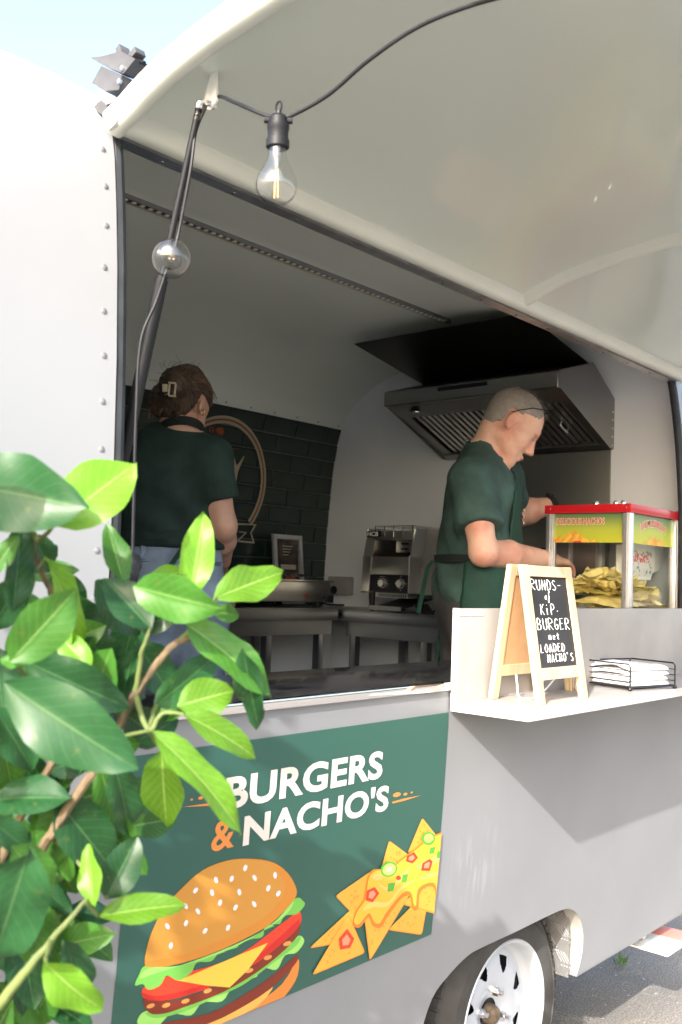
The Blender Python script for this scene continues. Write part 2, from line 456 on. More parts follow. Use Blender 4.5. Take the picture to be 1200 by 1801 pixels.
# lining (ceiling + back wall)
ITZ = [.45, .8, 1.1, 1.45, 1.7, 1.9, 2.0, 2.06, 2.14, 2.20, 2.26, 2.30, 2.33, 2.348, 2.352]
ITT = [.04, .02, .006, 0, .012, .032, .05, .064, .10, .165, .255, .36, .48, .66, .85]
def tinn(z): return float(np.interp(z, ITZ, ITT))
cpath = [(Y0+.058, 2.135), (Y0+.10, 2.175), (Y0+.165, 2.21), (Y0+.255, 2.265), (Y0+.36, 2.30), (Y0+.48, 2.33), (Y0+.66, 2.348), (2.10, 2.352)]
bpath = [(YB-tinn(z), z) for z in reversed(ITZ[:-1]) if z > 2.05]
full = cpath+bpath
m = MB(); m.grid(lambda x, k: Vector((x, *full[int(k)])), [XJ-.02, 1.6, 2.4, XE], range(len(full)))
m.build('ceiling_lining', 'lining', TR, smooth=50)
low_b = [(YB-tinn(z), z) for z in ITZ if z <= 2.06]
m = MB(); m.grid(lambda x, k: Vector((x, *low_b[int(k)])), [XL, XJ, 2.4, XE], range(len(low_b)))
mat('grout', (.15, .165, .165), .8, var=.2, vs=30)
back_wall = m.build('tile_backing', 'grout', TR, smooth=50)
# end wall
ep = [(Y0+.085, .45), (Y0+.06, .8), (Y0+TH, 1.2), (Y0+TH, 2.11)]+cpath[0:]+[(YB-tinn(z), z) for z in reversed(ITZ[:-1])]
m = MB(); m.add([(XE, y, z) for y, z in ep], [list(range(len(ep)))])
m.build('end_wall', 'end_lining', TR, smooth=0)
# right body section outside, beyond the opening
zs2 = [z for z in zs if z <= 2.14]
m = MB(); m.grid(lambda x, k: Vector((x, Y0+tin(zs2[int(k)]), zs2[int(k)])), [XR, XO], range(len(zs2)))
m.grid(lambda j, k: Vector((XR, Y0+tin(zs2[int(k)])+j, zs2[int(k)])), [0.0005, TH], range(len(zs2)))
m.build('upper_side_wall', 'shell_paint', TR, smooth=50)
m = MB(); m.add([(XO, y, z) for y, z in [(Y0+tin(z), z) for z in ZT]+[(YB-tin(z), z) for z in reversed(ZT[:-1])]], [list(range(2*len(ZT)-1))])
m.build('rear_end_wall', 'shell_paint', TR, smooth=0)
m = MB(); m.b2((XL+.02, YB-.062, .46), (XE-.001, YB-.045, 1.235)); m.build('wall_lining', 'end_lining', TR)
# floor and inner face of the lower side
m = MB(); m.b2((XL+.01, Y0+.375, .42), (XE+.15, YB-.08, .45)); m.build('floor', 'floor_vinyl', TR)
m = MB(); m.b2((XL+.01, Y0+.065, .63), (XE, Y0+.077, ZSILL-.035)); m.build('wall_lining', 'lining', TR)
m = MB(); m.b2((XL+.02, YB-.09, .36), (XO, YB-.072, .46)); m.b2((XL+.02, Y0+.5, .345), (XO, Y0+.53, .419)); m.build('chassis_rail', 'zinc', TR)
# rubber seals round the opening
m = MB()
zz = [2.125, 2.08, 2.0, 1.9, 1.8, 1.7, 1.6, 1.5, 1.4, 1.3, 1.2]
m.tube([(XJ+.012, Y0+tin(z)+.012, z) for z in zz], .0125, 10)
m.build('rubber_seal', 'rubber', TR)
m = MB(); m.tube([(XR-.012, Y0+tin(z)+.012, z) for z in zz], .012, 10); m.build('rubber_seal', 'rubber', TR)
m = MB(); m.b2((XJ+.003, Y0+.046, 2.118), (XR, Y0+.075, 2.136)); m.build('lintel_trim', 'zinc', TR)
# hinge gutter along the roof edge
m = MB(); m.bar((XJ+.001, Y0+.062, 2.158), (XR+.02, Y0+.062, 2.158), .016, .022); m.build('hinge_strip', 'zinc', TR)
# rivets on the left body edge
for px in [(181, 263), (186, 328), (187, 397), (184, 470), (183, 547), (183, 625), (181, 706), (179, 790), (174, 880), (171, 968), (167, 1052)]:
    p = side_pt(*px)
    m = MB(); m.lathe([(0, .0017), (.0035, .0015), (.0052, .0006), (.0056, -.002)], p, (0, -1, .05), 14); m.lathe([(0.0, .0019), (.0016, .0019), (.0018, .0012)], p, (0, -1, .05), 8)
    m.build('rivet', 'rivet', TR)
# chrome sill and black inner worktop
m = MB(); m.b2((XJ+.03, Y0-.006, ZSILL-.004), (1.815, Y0+.02, ZSILL+.014)); m.build('chrome_sill', 'chrome', TR, bevel=.003)
m = MB(); m.b2((XJ+.03, Y0+.021, ZSILL-.03), (XE-.002, 1.62, ZSILL+.012)); m.build('worktop', 'worktop', TR, bevel=.003)
# led strip and its rail in the ceiling
a = oX(748, 577, 2.78); 
def ceil_z(y): return float(np.interp(y, [p[0] for p in full], [p[1] for p in full])) if y < 2.9 else 2.3
ly = 1.99
lz = ceil_z(ly)
mat('led_rail', (.62, .58, .42), .4, metal=.4, var=.2, vs=20)
m = MB(); m.b2((XJ, ly-.006, lz-.010), (2.80, ly+.014, lz+.003)); m.build('led_rail', 'led_rail', TR, bevel=.002)
m = MB(); m.b2((XJ, ly-.024, lz-.013), (2.80, ly-.0065, lz+.003)); rail = m.build('hinge_rail', 'dark_steel', TR)
m = MB()
for i in range(70):
    x = .95+i*.0262; m.b2((x, ly-.02, lz-.0152), (x+.011, ly-.011, lz-.0128))
ls = m.build('led_chip_row', 'white_plastic', rail, smooth=0)
ls['kind'] = 'stuff'
# screws in the linings
def screw_at(p, nrm):
    m = MB(); m.lathe([(0, .0022), (.0032, .0018), (.0042, 0)], p, nrm, 8); m.build('screw', 'screw', TR)
for px in [(690, 652), (660, 671), (639, 688), (621, 711), (608, 733), (598, 755)]:
    p = oX(*px, XE-.001); q = Vector((p.x-.022, p.y+.004, p.z)); screw_at(q, (-.6, -.6, -.5))
for k in range(12):
    x = 1.75+k*.135
    screw_at((x, YB-tinn(2.098)-.001, 2.098), (0, -1, -.35))
for (x, y) in [(430, 575), (340, 545), (520, 600)]:
    p = oZ(x, y, 2.385)
    if p.y < 2.5: screw_at(Vector((p.x, p.y, ceil_z(p.y)-.0005)), (0, 0, -1))
for k in range(13): screw_at((1.0+k*.165, Y0+.06, 2.1165), (0, 0, -1))

# wall tiles
mat('tile_glaze', (.012, .026, .023), .3, var=.35, vs=3, bump=.02, bs=14, coat=.15)
TW, THH, GAP = .1905, .0705, .0035
tm = None
def tile_mesh(w_, h_):
    bm = bmesh.new()
    q = .006
    o = [bm.verts.new((x*w_/2, 0, z*h_/2)) for x, z in ((-1, -1), (1, -1), (1, 1), (-1, 1))]
    i_ = [bm.verts.new((x*(w_/2-q), -.0020, z*(h_/2-q))) for x, z in ((-1, -1), (1, -1), (1, 1), (-1, 1))]
    b_ = [bm.verts.new((x*w_/2, .004, z*h_/2)) for x, z in ((-1, -1), (1, -1), (1, 1), (-1, 1))]
    for k in range(4):
        j = (k+1) % 4
        bm.faces.new((o[k], o[j], i_[j], i_[k])); bm.faces.new((b_[k], b_[j], o[j], o[k]))
    bm.faces.new(i_)
    bmesh.ops.recalc_face_normals(bm, faces=bm.faces)
    me = bpy.data.meshes.new('tile'); bm.to_mesh(me); bm.free(); finish(me, 'tile_glaze', 0); return me
full_tile = tile_mesh(TW, THH)
ztop = 2.086; row = 0; z = ztop-THH-.0
XT1 = XE-.001
while z > 1.16:
    zc = z+THH/2
    yw = YB-tinn(zc)
    sl = math.atan2(tinn(zc+.03)-tinn(zc-.03), .06)
    x = 3.337-.012-(row % 2)*.097-2*.194
    x = XT1-((XT1-(2.98+(row % 2)*.097)) % .194)-8*.194
    if x < 1.62: x += .194
    while x < XT1-.01:
        x0, x1 = x, min(x+TW, XT1)
        me = full_tile if x1-x0 > TW-.002 else tile_mesh(x1-x0, THH)
        o = bpy.data.objects.new('tile', me)
        wob = random.uniform(-.0012, .0012)
        link(o, back_wall, Vector(((x0+x1)/2, yw-.006+wob, zc)))
        o.rotation_euler = (sl, 0, random.uniform(-.004, .004))
        x += TW+GAP
    z -= THH+GAP; row += 1
# emblem on the tiles
mat('logo_cream', (.42, .38, .29), .5); mat('logo_brown', (.25, .075, .03), .5)
def back_fn(x, z): return (x, YB-tinn(z)-.0135, z)
def back_fn2(x, z): return (x, YB-tinn(z)-.0145, z)
emb = None
def ring(cx, cz, ax, az, w0, w1, a0, a1, n=48):
    P = []; 
    for r_ in (w0, w1):
        P.append([(cx+(ax+r_)*math.cos(a), cz+(az+r_)*math.sin(a)) for a in np.linspace(a0, a1, n)])
    return P[0]+P[1][::-1]
cx, cz = 2.585, 1.79
rz_ = [1.2+k*.05 for k in range(20)]
emb = bm_obj(flat2d([ring(cx, cz, .257, .257, -.030, 0, R(-40), R(222))], rz_), 'emblem', MATS['logo_cream'], TR, back_fn)
bm_obj(flat2d([ring(cx, cz, .257, .257, -.019, -.011, R(-40), R(222))], rz_), 'emblem_line', MATS['logo_brown'], emb, back_fn2)
def B(x, y): p = oY(x, y, YB-.02); return (p.x, p.z)
def bk(pxs): return [B(*q) for q in pxs]
bm_obj(flat2d([bk([(398, 801), (404, 801), (410, 820), (421, 803), (423, 803), (414, 828), (411, 850), (405, 850), (407, 826)])], rz_), 'emblem_letter', MATS['logo_cream'], emb, back_fn)
for k, q in enumerate([[(418, 920), (450, 922), (450, 924), (418, 923)], [(448, 922), (451, 923), (442, 938), (440, 937)], [(440, 937), (442, 936), (449, 955), (446, 955)], [(418, 950), (448, 953), (448, 956), (418, 953)], [(420, 934), (434, 936), (434, 938), (420, 936)], [(431, 937), (434, 937), (420, 952), (418, 950)]]):
    bm_obj(flat2d([bk(q)], rz_), 'emblem_ribbon', MATS['logo_cream'], emb, back_fn)
mat('logo_red', (.32, .07, .03), .5)
for q in ([(367, 757), (371, 753), (379, 753), (382, 760), (381, 766), (374, 765)], [(356, 752), (358, 752), (359, 761), (357, 761)], [(361, 752), (363, 752), (364, 761), (362, 761)], [(395, 789), (410, 790), (410, 791), (395, 790)]):
    bm_obj(flat2d([bk(q)], rz_), 'emblem_cutlery', MATS['logo_red'], emb, back_fn)

# socket on the end wall
p = oX(604, 1030, XE-.002)
m = MB(); m.b2((XE-.04, p.y-.06, p.z-.04), (XE-.001, p.y+.06, p.z+.04)); mat('socket_grey', (.3, .3, .3), .5); so = m.build('power_socket', 'socket_grey', TR, bevel=.006)
m = MB(); m.cyl((XE-.043, p.y+.02, p.z-.02), (XE-.04, p.y+.02, p.z-.02), .018); m.build('socket_ring', 'black_plastic', so)

# ------------------------------------------------------------------ raised hatch
HP = [(1.300, 2.150), (1.262, 2.163), (1.222, 2.180), (1.17, 2.197), (1.12, 2.209), (1.06, 2.220), (1.0, 2.228), (.9, 2.238), (.8, 2.243), (.7, 2.245), (.6, 2.243), (.5, 2.238), (.42, 2.232), (.36, 2.226)]
HX0, HX1 = .872, 3.19
hp = [(p.x, p.y) for p in catmull([(a, b, 0) for a, b in HP], 3)]
def hnorm(i):
    a = hp[max(i-1, 0)]; b = hp[min(i+1, len(hp)-1)]; d = Vector((b[0]-a[0], b[1]-a[1])).normalized()
    n = Vector((d.y, -d.x)); 
    if n.y > 0: n = -n
    return n       # points downwards
def hpt(x, i, d): n = hnorm(i); return Vector((x, hp[i][0]+n.x*d, hp[i][1]+n.y*d))
NI = range(len(hp))
hx = [HX0, 1.2, 1.6, 2.0, 2.4, 2.8, HX1]
m = MB(); m.grid(lambda x, i: hpt(x, int(i), 0), hx, NI); HT = m.build('hatch', 'shell_paint', TR, smooth=50)
m = MB(); m.grid(lambda x, i: hpt(x, int(i), .014+.004*math.sin((x-HX0)*2.1)*math.sin(i*.09)), list(np.linspace(HX0+.03, HX1-.03, 30)), [i for i in NI][1:-1]); m.build('hatch_lining', 'hatch_gel', HT, smooth=50)
def rim_profile(x0, sgn, name):
    # outer flange, rounded lip and inner slope running along the hatch's end
    pr = [(0, 0), (-.002, .008), (0, .030), (.004, .036), (.012, .040), (.024, .040), (.031, .034), (.040, .018), (.046, .0135)]
    m = MB(); m.grid(lambda k, i: hpt(x0+sgn*pr[int(k)][0], int(i), pr[int(k)][1]), range(len(pr)), NI); return m.build(name, 'rim_gel', HT, smooth=60)
rim_profile(HX0, 1, 'hatch_rim'); rim_profile(HX1, -1, 'hatch_rim')
# rim along the hinge and along the front edge
def rim_long(i0, name, s):
    pr = [(0, 0), (0, .030), (.005, .037), (.022, .038), (.030, .033), (.040, .0135)]
    b = Vector((0, *hp[i0])); n = hnorm(i0); d = Vector((n.y, -n.x)); 
    if d.x*s < 0: d = -d
    m = MB(); m.grid(lambda k, x: Vector((x, hp[i0][0]+d.x*pr[int(k)][0]+n.x*pr[int(k)][1], hp[i0][1]+d.y*pr[int(k)][0]+n.y*pr[int(k)][1])), range(len(pr)), [HX0, 1.5, 2.2, HX1]); return m.build(name, 'rim_gel', HT, smooth=60)
rim_long(0, 'hatch_rim', -1); rim_long(len(hp)-1, 'hatch_rim', 1)
# moulded rib
XRIB = 2.127
pr = [(-.034, .012), (-.022, .018), (-.014, .030), (-.006, .034), (.006, .034), (.014, .030), (.022, .018), (.034, .012)]
m = MB(); m.grid(lambda k, i: hpt(XRIB+pr[int(k)][0], int(i), pr[int(k)][1]), range(len(pr)), [i for i in NI][2:-1]); m.build('hatch_rib', 'rim_gel', HT, smooth=70)
# strut bracket (bent white plate), ball joint
c0 = oX(353, 178, .955); 
up = Vector((.952, c0.y-.03, c0.z+.028))
m = MB()
A = [oX(356, 128, .935), oX(380, 116, .95), oX(385, 178, .955), oX(372, 194, .955), oX(358, 190, .953)]
m.prism([(p.y, p.z) for p in A], lambda a, b, w_: Vector((.952+w_, a, b)), -.0015, .0015); br = m.build('strut_bracket', 'white_plastic', HT, bevel=.0005)
m = MB(); m.lathe([(0, .006), (.004, .006), (.005, .003), (.005, -.01)], oX(370, 183, .95), (-1, 0, 0), 10); m.build('bolt', 'zinc', br)
# strut
st0 = oX(353, 176, .942); st1 = oY(218, 800, Y0+.055)
dv = (st1-st0)
mid = st0+dv*.50
m = MB(); m.cyl(st0+dv*.02, mid, .0055, n=12); ST = m.build('gas_strut', 'black_metal', TR)
end = st0+dv*1.28
m = MB(); m.cyl(mid-dv*.005, end, .0105, n=16); m.build('strut_cylinder', 'black_metal', ST)
m = MB(); m.cyl(mid-dv*.016, mid-dv*.004, .0085, n=16); m.build('strut_collar', 'black_plastic', ST)
m = MB(); m.lathe([(0, .009), (.0055, .007), (.0075, .001), (.0055, -.006), (.0045, -.012), (.0055, -.013), (.0055, -.024)], st0+dv*.012, -dv, 12); m.build('ball_joint', 'chrome', ST)
m = MB(); m.box(end+Vector((0, .008, 0)), (.03, .02, .04)); m.build('strut_foot', 'black_metal', ST, bevel=.003)
# hinge plates at the hatch's end
HPX = .868
def hq(pxs, name, mt, dx=.0025, x=HPX):
    m = MB(); q = [oX(a, b, x) for a, b in pxs]
    m.prism([(p.y, p.z) for p in q], lambda a, b, w_: Vector((x+w_, a, b)), -dx, dx); return m.build(name, mt, TR, bevel=.0008)
mat('hinge_metal', (.085, .085, .09), .5, metal=.3, var=.12, vs=40)
h1 = hq([(189, 122), (226, 138), (220, 162), (196, 166), (174, 151)], 'roof_hinge', 'hinge_metal', .012, HPX+.03)
h2 = hq([(172, 107), (190, 105), (224, 96), (250, 109), (228, 134), (215, 130), (192, 120)], 'roof_hinge', 'hinge_metal', .012, HPX+.03)
m = MB(); m.cyl(oX(222, 100, HPX+.03), oX(254, 111, HPX+.03), .0035); m.build('hinge_pin', 'black_metal', h2)
m = MB(); m.box(oX(217, 92, HPX+.03), (.02, .012, .016), Matrix.Rotation(R(-25), 3, 'X')); m.box(oX(240, 99, HPX+.03), (.02, .022, .012), Matrix.Rotation(R(-25), 3, 'X')); m.build('hinge_clamp', 'hinge_metal', h2, bevel=.001)
for q, hh in (((211, 143), h1), ((216, 120), h2)):
    m = MB(); m.lathe([(0, .003), (.004, .003), (.0045, .0015), (.0045, -.002)], oX(*q, HPX+.017), (-1, 0, 0), 10); m.build('bolt', 'zinc', hh)
hq([(176, 158), (197, 168), (200, 180), (182, 188), (176, 190)], 'hinge_bracket', 'white_plastic', .003, HPX+.02)
hq([(170, 195), (182, 178), (188, 182), (205, 205), (200, 212), (188, 206)], 'hinge_bracket', 'hinge_metal', .006, HPX+.02)

# ------------------------------------------------------------------ wheel
mat('tyre', (.046, .044, .042), .85, var=.3, vs=9, bump=.1, bs=90)
mat('rim_white', (.40, .43, .48), .28, var=.04, vs=14, coat=.3)
WX, WY, WZ, WR = 2.272, 1.365, .295, .295
ax = (0, -1, 0); o = Vector((WX, WY+.085, WZ))
hw = .085
tp = [(.188, hw-.004), (.196, hw), (.205, hw+.003), (.225, hw+.006), (.246, hw+.003), (.249, hw+.0055), (.252, hw+.002), (.27, hw-.007), (.285, hw-.02), (.292, hw-.034), (.294, 0), (.292, -hw+.034), (.27, -hw), (.2, -hw), (.188, -hw)]
m = MB(); m.lathe(tp, o, ax, 64); tyre = m.build('wheel', 'tyre', TR, smooth=40)
m = MB()
for k in range(64):
    a = 2*math.pi*k/64
    rd = Vector((math.cos(a), 0, math.sin(a))); tn = Vector((-math.sin(a), 0, math.cos(a)))
    for y0, y1, da in ((-hw+.018, -hw+.05, 0), (-hw+.055, -.004, .04), (.004, hw-.055, -.04)):
        c = o+rd*.2945+Vector((0, (y0+y1)/2, 0)); rot = Matrix((tn, (0, 1, 0), rd)).transposed()
        m.box(c, (.019, y1-y0, .012), rot)
tb = m.build('tread_block', 'tyre', tyre, smooth=0); tb['kind'] = 'stuff'
rp = [(.200, hw-.002), (.196, hw+.004), (.190, hw+.002), (.186, hw-.006), (.182, hw-.03), (.178, hw-.045), (.172, hw-.050), (.162, hw-.052)]
m = MB(); m.lathe(rp, o, ax, 64); rim = m.build('rim', 'rim_white', tyre, smooth=50)
# disc with triangular windows: built as a ring of sectors
m = MB()
nw_ = 8
def disc(r_): return hw-.052+.018*math.exp(-((r_-.10)/.05)**2)-.01*max(0, (.07-r_)/.07)
rr = [.038, .055, .075, .095, .105]+[.108+.003*q for q in range(14)]+[.152, .163]
na = 320
def pos(r_, a): return o+Vector((math.cos(a)*r_, -disc(r_), math.sin(a)*r_))
vid = {}
for i, r_ in enumerate(rr):
    for j in range(na): vid[i, j] = len(m.v); m.v.append(pos(r_, 2*math.pi*j/na))
for i in range(len(rr)-1):
    rc = (rr[i]+rr[i+1])/2
    for j in range(na):
        ph = ((j+.5)/na*nw_) % 1
        wdt = .0 if not (.105 < rc < .148) else .05+.15*math.sin(min(1, (rc-.105)/.034)*1.75)*.9
        if abs(ph-.5) < wdt: continue
        m.f.append([vid[i, j], vid[i, (j+1) % na], vid[i+1, (j+1) % na], vid[i+1, j]])
m.build('rim_disc', 'rim_white', rim, smooth=50, fixn=False)
m = MB(); m.lathe([(0, .062), (.012, .062), (.02, .058), (.024, .05), (.026, .02), (.036, .02)], o, ax, 24); mat('hub_dirt', (.12, .09, .06), .7, var=.4, vs=60); m.build('hub', 'hub_dirt', rim)
for k in range(4):
    a = R(70)+k*math.pi/2
    c = o+Vector((math.cos(a)*.056, -disc(.056), math.sin(a)*.056))
    m = MB(); m.cyl(c, c+Vector((0, -.014, 0)), .0115, .0105, 6); m.cyl(c, c+Vector((0, -.026, 0)), .006, .006, 10); m.build('wheel_nut', 'zinc', rim)
m = MB(); m.cyl(o+Vector((0, -.03, 0)), o+Vector((0, .03, 0)), .155, n=40); m.build('brake_drum', 'black_metal', rim)
# wheel housing of checker plate
mat('checker_plate', (.34, .34, .345), .5, metal=.8, var=.1, vs=6)
m = MB()
hx0, hx1 = arch[-1][0]-.02, arch[0][0]-.012
hprof = [(hx1, .33), (hx1, .50), (hx1-.05, .585), (hx1-.12, .615), (hx0+.12, .615), (hx0+.04, .57), (hx0, .48), (hx0, .33)]
m.grid(lambda i, y: Vector((hprof[int(i)][0], y, hprof[int(i)][1])), range(len(hprof)), [Y0+.085, Y0+.36]); HS = m.build('wheel_housing', 'checker_plate', TR, smooth=20)
m = MB(); m.add([(x, Y0+.36, z) for x, z in hprof], [list(range(len(hprof)))]); m.build('housing_back', 'black_metal', TR)
m = MB()
for i in range(5):
    for j in range(6):
        s = 1 if (i+j) % 2 else -1
        for q_ in range(4):
            c = Vector((hx1-.001, Y0+.105+j*.042+(q_-1.5)*.0085, .345+i*.036)); d = Vector((0, .011*s, .014))
            m.bar(c-d, c+d, .0035, .003, (1, 0, 0))
pb = m.build('plate_rib', 'checker_plate', HS, smooth=0); pb['kind'] = 'stuff'
# plate under the edge (white with red end)
mat('reflector_red', (.72, .22, .18), .4)
z_ = .285
q = [oZ(1131, 1648, z_), oZ(1175, 1666, z_), oZ(1215, 1648, z_), oZ(1166, 1629, z_)]
sx = q[1].x; 
m = MB(); m.b2((3.05, 1.255, z_-.006), (3.20, 1.42, z_)); SP = m.build('step_plate', 'white_plastic', TR, bevel=.002)
m = MB(); m.b2((3.2001, 1.255, z_-.006), (3.30, 1.42, z_)); m.build('step_plate_end', 'reflector_red', SP, bevel=.002)
m = MB(); m.b2((3.10, 1.36, z_), (3.13, 1.40, .345)); m.build('step_hanger', 'zinc', SP)

# ------------------------------------------------------------------ poster
def vinyl(n, c): return mat('vinyl_'+n, c, .32, spec=.4)
GREEN = vinyl('green', (.027, .088, .070)); CREAM = vinyl('cream', (.62, .58, .53)); ORNG = vinyl('orange', (.62, .22, .05))
pl = [XZ(792, 1255), XZ(763, 1640)]
xr_p = 1.8165; zt_p = XZ(600, 1279)[1]; zb_p = XZ(650, 1689)[1]
xl_p = XZ(205, 1700)[0]
PO = side_art([[(xl_p, zt_p), (xr_p, zt_p), (xr_p, zb_p), (xl_p, zb_p)]], 'poster', GREEN, TR, .0012)
PO['label'] = 'dark green poster with burger, nachos and cream lettering'
LAY = [.0018]
def art(pxs, name, m_, sm=0, off=None, parent=None, clip=True):
    polys = pxs if isinstance(pxs[0][0], (tuple, list)) else [pxs]
    out = []
    for q in polys:
        if sm: q = smooth2(q, sm)
        P = [XZ(*a) for a in q]
        if clip: P = [(min(max(x, xl_p+.001), xr_p-.001), max(z, zb_p+.001)) for x, z in P]
        out.append(P)
    LAY[0] += .00002
    return side_art(out, name, m_, parent or PO, off or LAY[0])
def z4(pts): return [(200+x/2, 1240+y/2) for x, y in pts]
def side_fn(off): return lambda x, z: (x, Y0+tin(z)-off, z)
def ptext(t, bl, br, tl, tr, m_, bold=.0, shear=0.):
    P = [XZ(*q) for q in (bl, br, tl, tr)]
    sc = ((P[0][0]+P[2][0])/2, (P[1][0]+P[3][0])/2, (P[0][1]+P[1][1])/2, (P[2][1]+P[3][1])/2)
    return text_on(t, 'lettering', m_, PO, side_fn(.0022), bold=bold, shear=shear, zc=ZT, scale=sc, spacing=1.04)
ptext('BURGERS', (395, 1422), (673, 1371), (396, 1365), (671, 1322), CREAM, .034)
ptext("NACHO'S", (427, 1486), (683, 1426), (428, 1432), (682, 1380), CREAM, .034)
ptext('&', (370, 1500), (412, 1488), (372, 1447), (412, 1437), ORNG, .022)
for q in ([(978, 340), (1020, 328), (1080, 317), (1020, 336), (979, 346)], [(372, 335), (330, 345), (240, 358), (330, 354), (372, 346)]):
    art(z4(q), 'flourish', ORNG)
for c, rx, ry in (((994, 315), 14, 8), ((1024, 313), 7, 5), ((1046, 307), 4, 3.5), ((350, 313), 20, 10), ((304, 326), 9, 6), ((272, 332), 5, 4)):
    art(z4([(c[0]+rx*math.cos(a), c[1]+ry*math.sin(a)-.2*rx*math.cos(a)) for a in np.linspace(0, 2*math.pi, 14)[:-1]]), 'flourish_dot', ORNG)
BUN = vinyl('bun', (.50, .23, .04)); BUND = vinyl('bun_dark', (.52, .20, .03)); SEED = vinyl('seed', (.66, .65, .66))
LET = vinyl('lettuce', (.15, .42, .07)); LETL = vinyl('lettuce_light', (.27, .55, .12)); TOM = vinyl('tomato', (.72, .045, .02)); TOMD = vinyl('tomato_dark', (.48, .02, .015))
CHE = vinyl('cheese', (.66, .46, .06)); PAT = vinyl('patty', (.17, .025, .012)); PATL = vinyl('patty_light', (.60, .26, .07)); BUNB = vinyl('bun_bottom', (.58, .19, .035)); BUNC = vinyl('bun_crumb', (.72, .36, .08))
# bottom bun and fillings, from below upwards
art(z4([(150, 1190), (330, 1130), (480, 1060), (590, 980), (645, 890), (645, 950), (610, 1010), (560, 1060), (400, 1190), (250, 1240)]), 'bun_bottom', BUNB, 3)
art(z4([(150, 1160), (330, 1110), (480, 1040), (560, 985), (500, 1060), (330, 1150), (200, 1200)]), 'bun_bottom', BUNC, 3)
art(z4([(160, 1120), (330, 1085), (470, 1010), (570, 940), (640, 880), (640, 905), (570, 980), (470, 1050), (330, 1120), (180, 1150)]), 'patty', PAT, 3)
art(z4([(80, 1110), (110, 1075), (200, 1080), (300, 1040), (420, 985), (540, 910), (620, 840), (650, 810), (668, 830), (640, 870), (600, 880), (570, 930), (520, 925), (480, 985), (420, 985), (380, 1040), (310, 1045), (270, 1090), (200, 1085), (150, 1130), (95, 1125)]), 'lettuce', LETL, 4)
art(z4([(110, 1080), (200, 1075), (320, 1030), (450, 965), (560, 890), (630, 830), (655, 812), (640, 845), (560, 905), (500, 950), (440, 990), (350, 1030), (250, 1075), (150, 1100)]), 'lettuce', LET, 4)
art(z4([(105, 1030), (200, 1040), (330, 1000), (460, 935), (570, 850), (645, 770), (648, 800), (600, 860), (500, 940), (380, 1010), (250, 1060), (170, 1085), (120, 1080)]), 'patty', PAT, 3)
for c in ((128, 1057), (182, 1055), (250, 1040), (328, 1004), (474, 933), (540, 887), (608, 838)):
    art(z4([(c[0]+15*math.cos(a), c[1]+8*math.sin(a)-4*math.cos(a)) for a in np.linspace(0, 2*math.pi, 10)[:-1]]), 'patty_fleck', PATL)
art(z4([(95, 1010), (120, 980), (200, 950), (330, 920), (450, 870), (560, 790), (640, 730), (656, 735), (650, 775), (580, 845), (470, 925), (350, 985), (220, 1030), (120, 1035)]), 'tomato', TOM, 3)
art(z4([(96, 1010), (150, 1022), (260, 1000), (400, 945), (540, 850), (640, 760), (652, 758), (640, 790), (560, 860), (450, 935), (330, 995), (200, 1034), (120, 1036)]), 'tomato', TOMD, 3)
art(z4([(225, 968), (540, 835), (470, 930), (405, 992), (320, 985)]), 'cheese', CHE)
art(z4([(72, 985), (85, 950), (110, 915), (200, 920), (330, 885), (460, 830), (560, 765), (635, 680), (665, 690), (668, 705), (640, 735), (600, 740), (575, 775), (530, 770), (520, 815), (460, 825), (420, 860), (370, 870), (340, 900), (290, 905), (270, 940), (225, 968), (185, 950), (160, 985), (120, 1000), (100, 980)]), 'lettuce', LET, 4)
art(z4([(90, 960), (120, 925), (230, 915), (350, 880), (470, 825), (570, 755), (630, 690), (600, 740), (500, 805), (380, 860), (260, 905), (150, 940)]), 'lettuce', LETL, 4)
art(z4([(108, 915), (110, 870), (130, 800), (170, 720), (230, 650), (310, 580), (400, 545), (480, 540), (550, 550), (600, 580), (632, 625), (640, 668), (600, 720), (540, 775), (450, 825), (350, 870), (260, 900), (180, 918), (125, 920)]), 'bun_top', BUND, 4)
art(z4([(110, 895), (112, 865), (132, 798), (172, 720), (232, 650), (312, 581), (400, 546), (480, 545), (545, 560), (585, 600), (600, 640), (580, 690), (520, 750), (430, 800), (330, 845), (230, 880), (150, 895)]), 'bun_top', BUN, 4)
for c in ((460, 572), (565, 598), (493, 607), (412, 610), (357, 614), (541, 643), (285, 651), (343, 659), (439, 657), (576, 662), (371, 694), (491, 699), (250, 706), (293, 724), (425, 711), (251, 766), (186, 777), (399, 782), (318, 793), (198, 845)):
    ta = random.uniform(.9, 2.2)
    e = [(7*math.cos(a), 12*math.sin(a)) for a in np.linspace(0, 2*math.pi, 11)[:-1]]
    art(z4([(c[0]+x*math.cos(ta-1.57)-y*math.sin(ta-1.57), c[1]+x*math.sin(ta-1.57)+y*math.cos(ta-1.57)) for x, y in e]), 'sesame_seed', SEED)
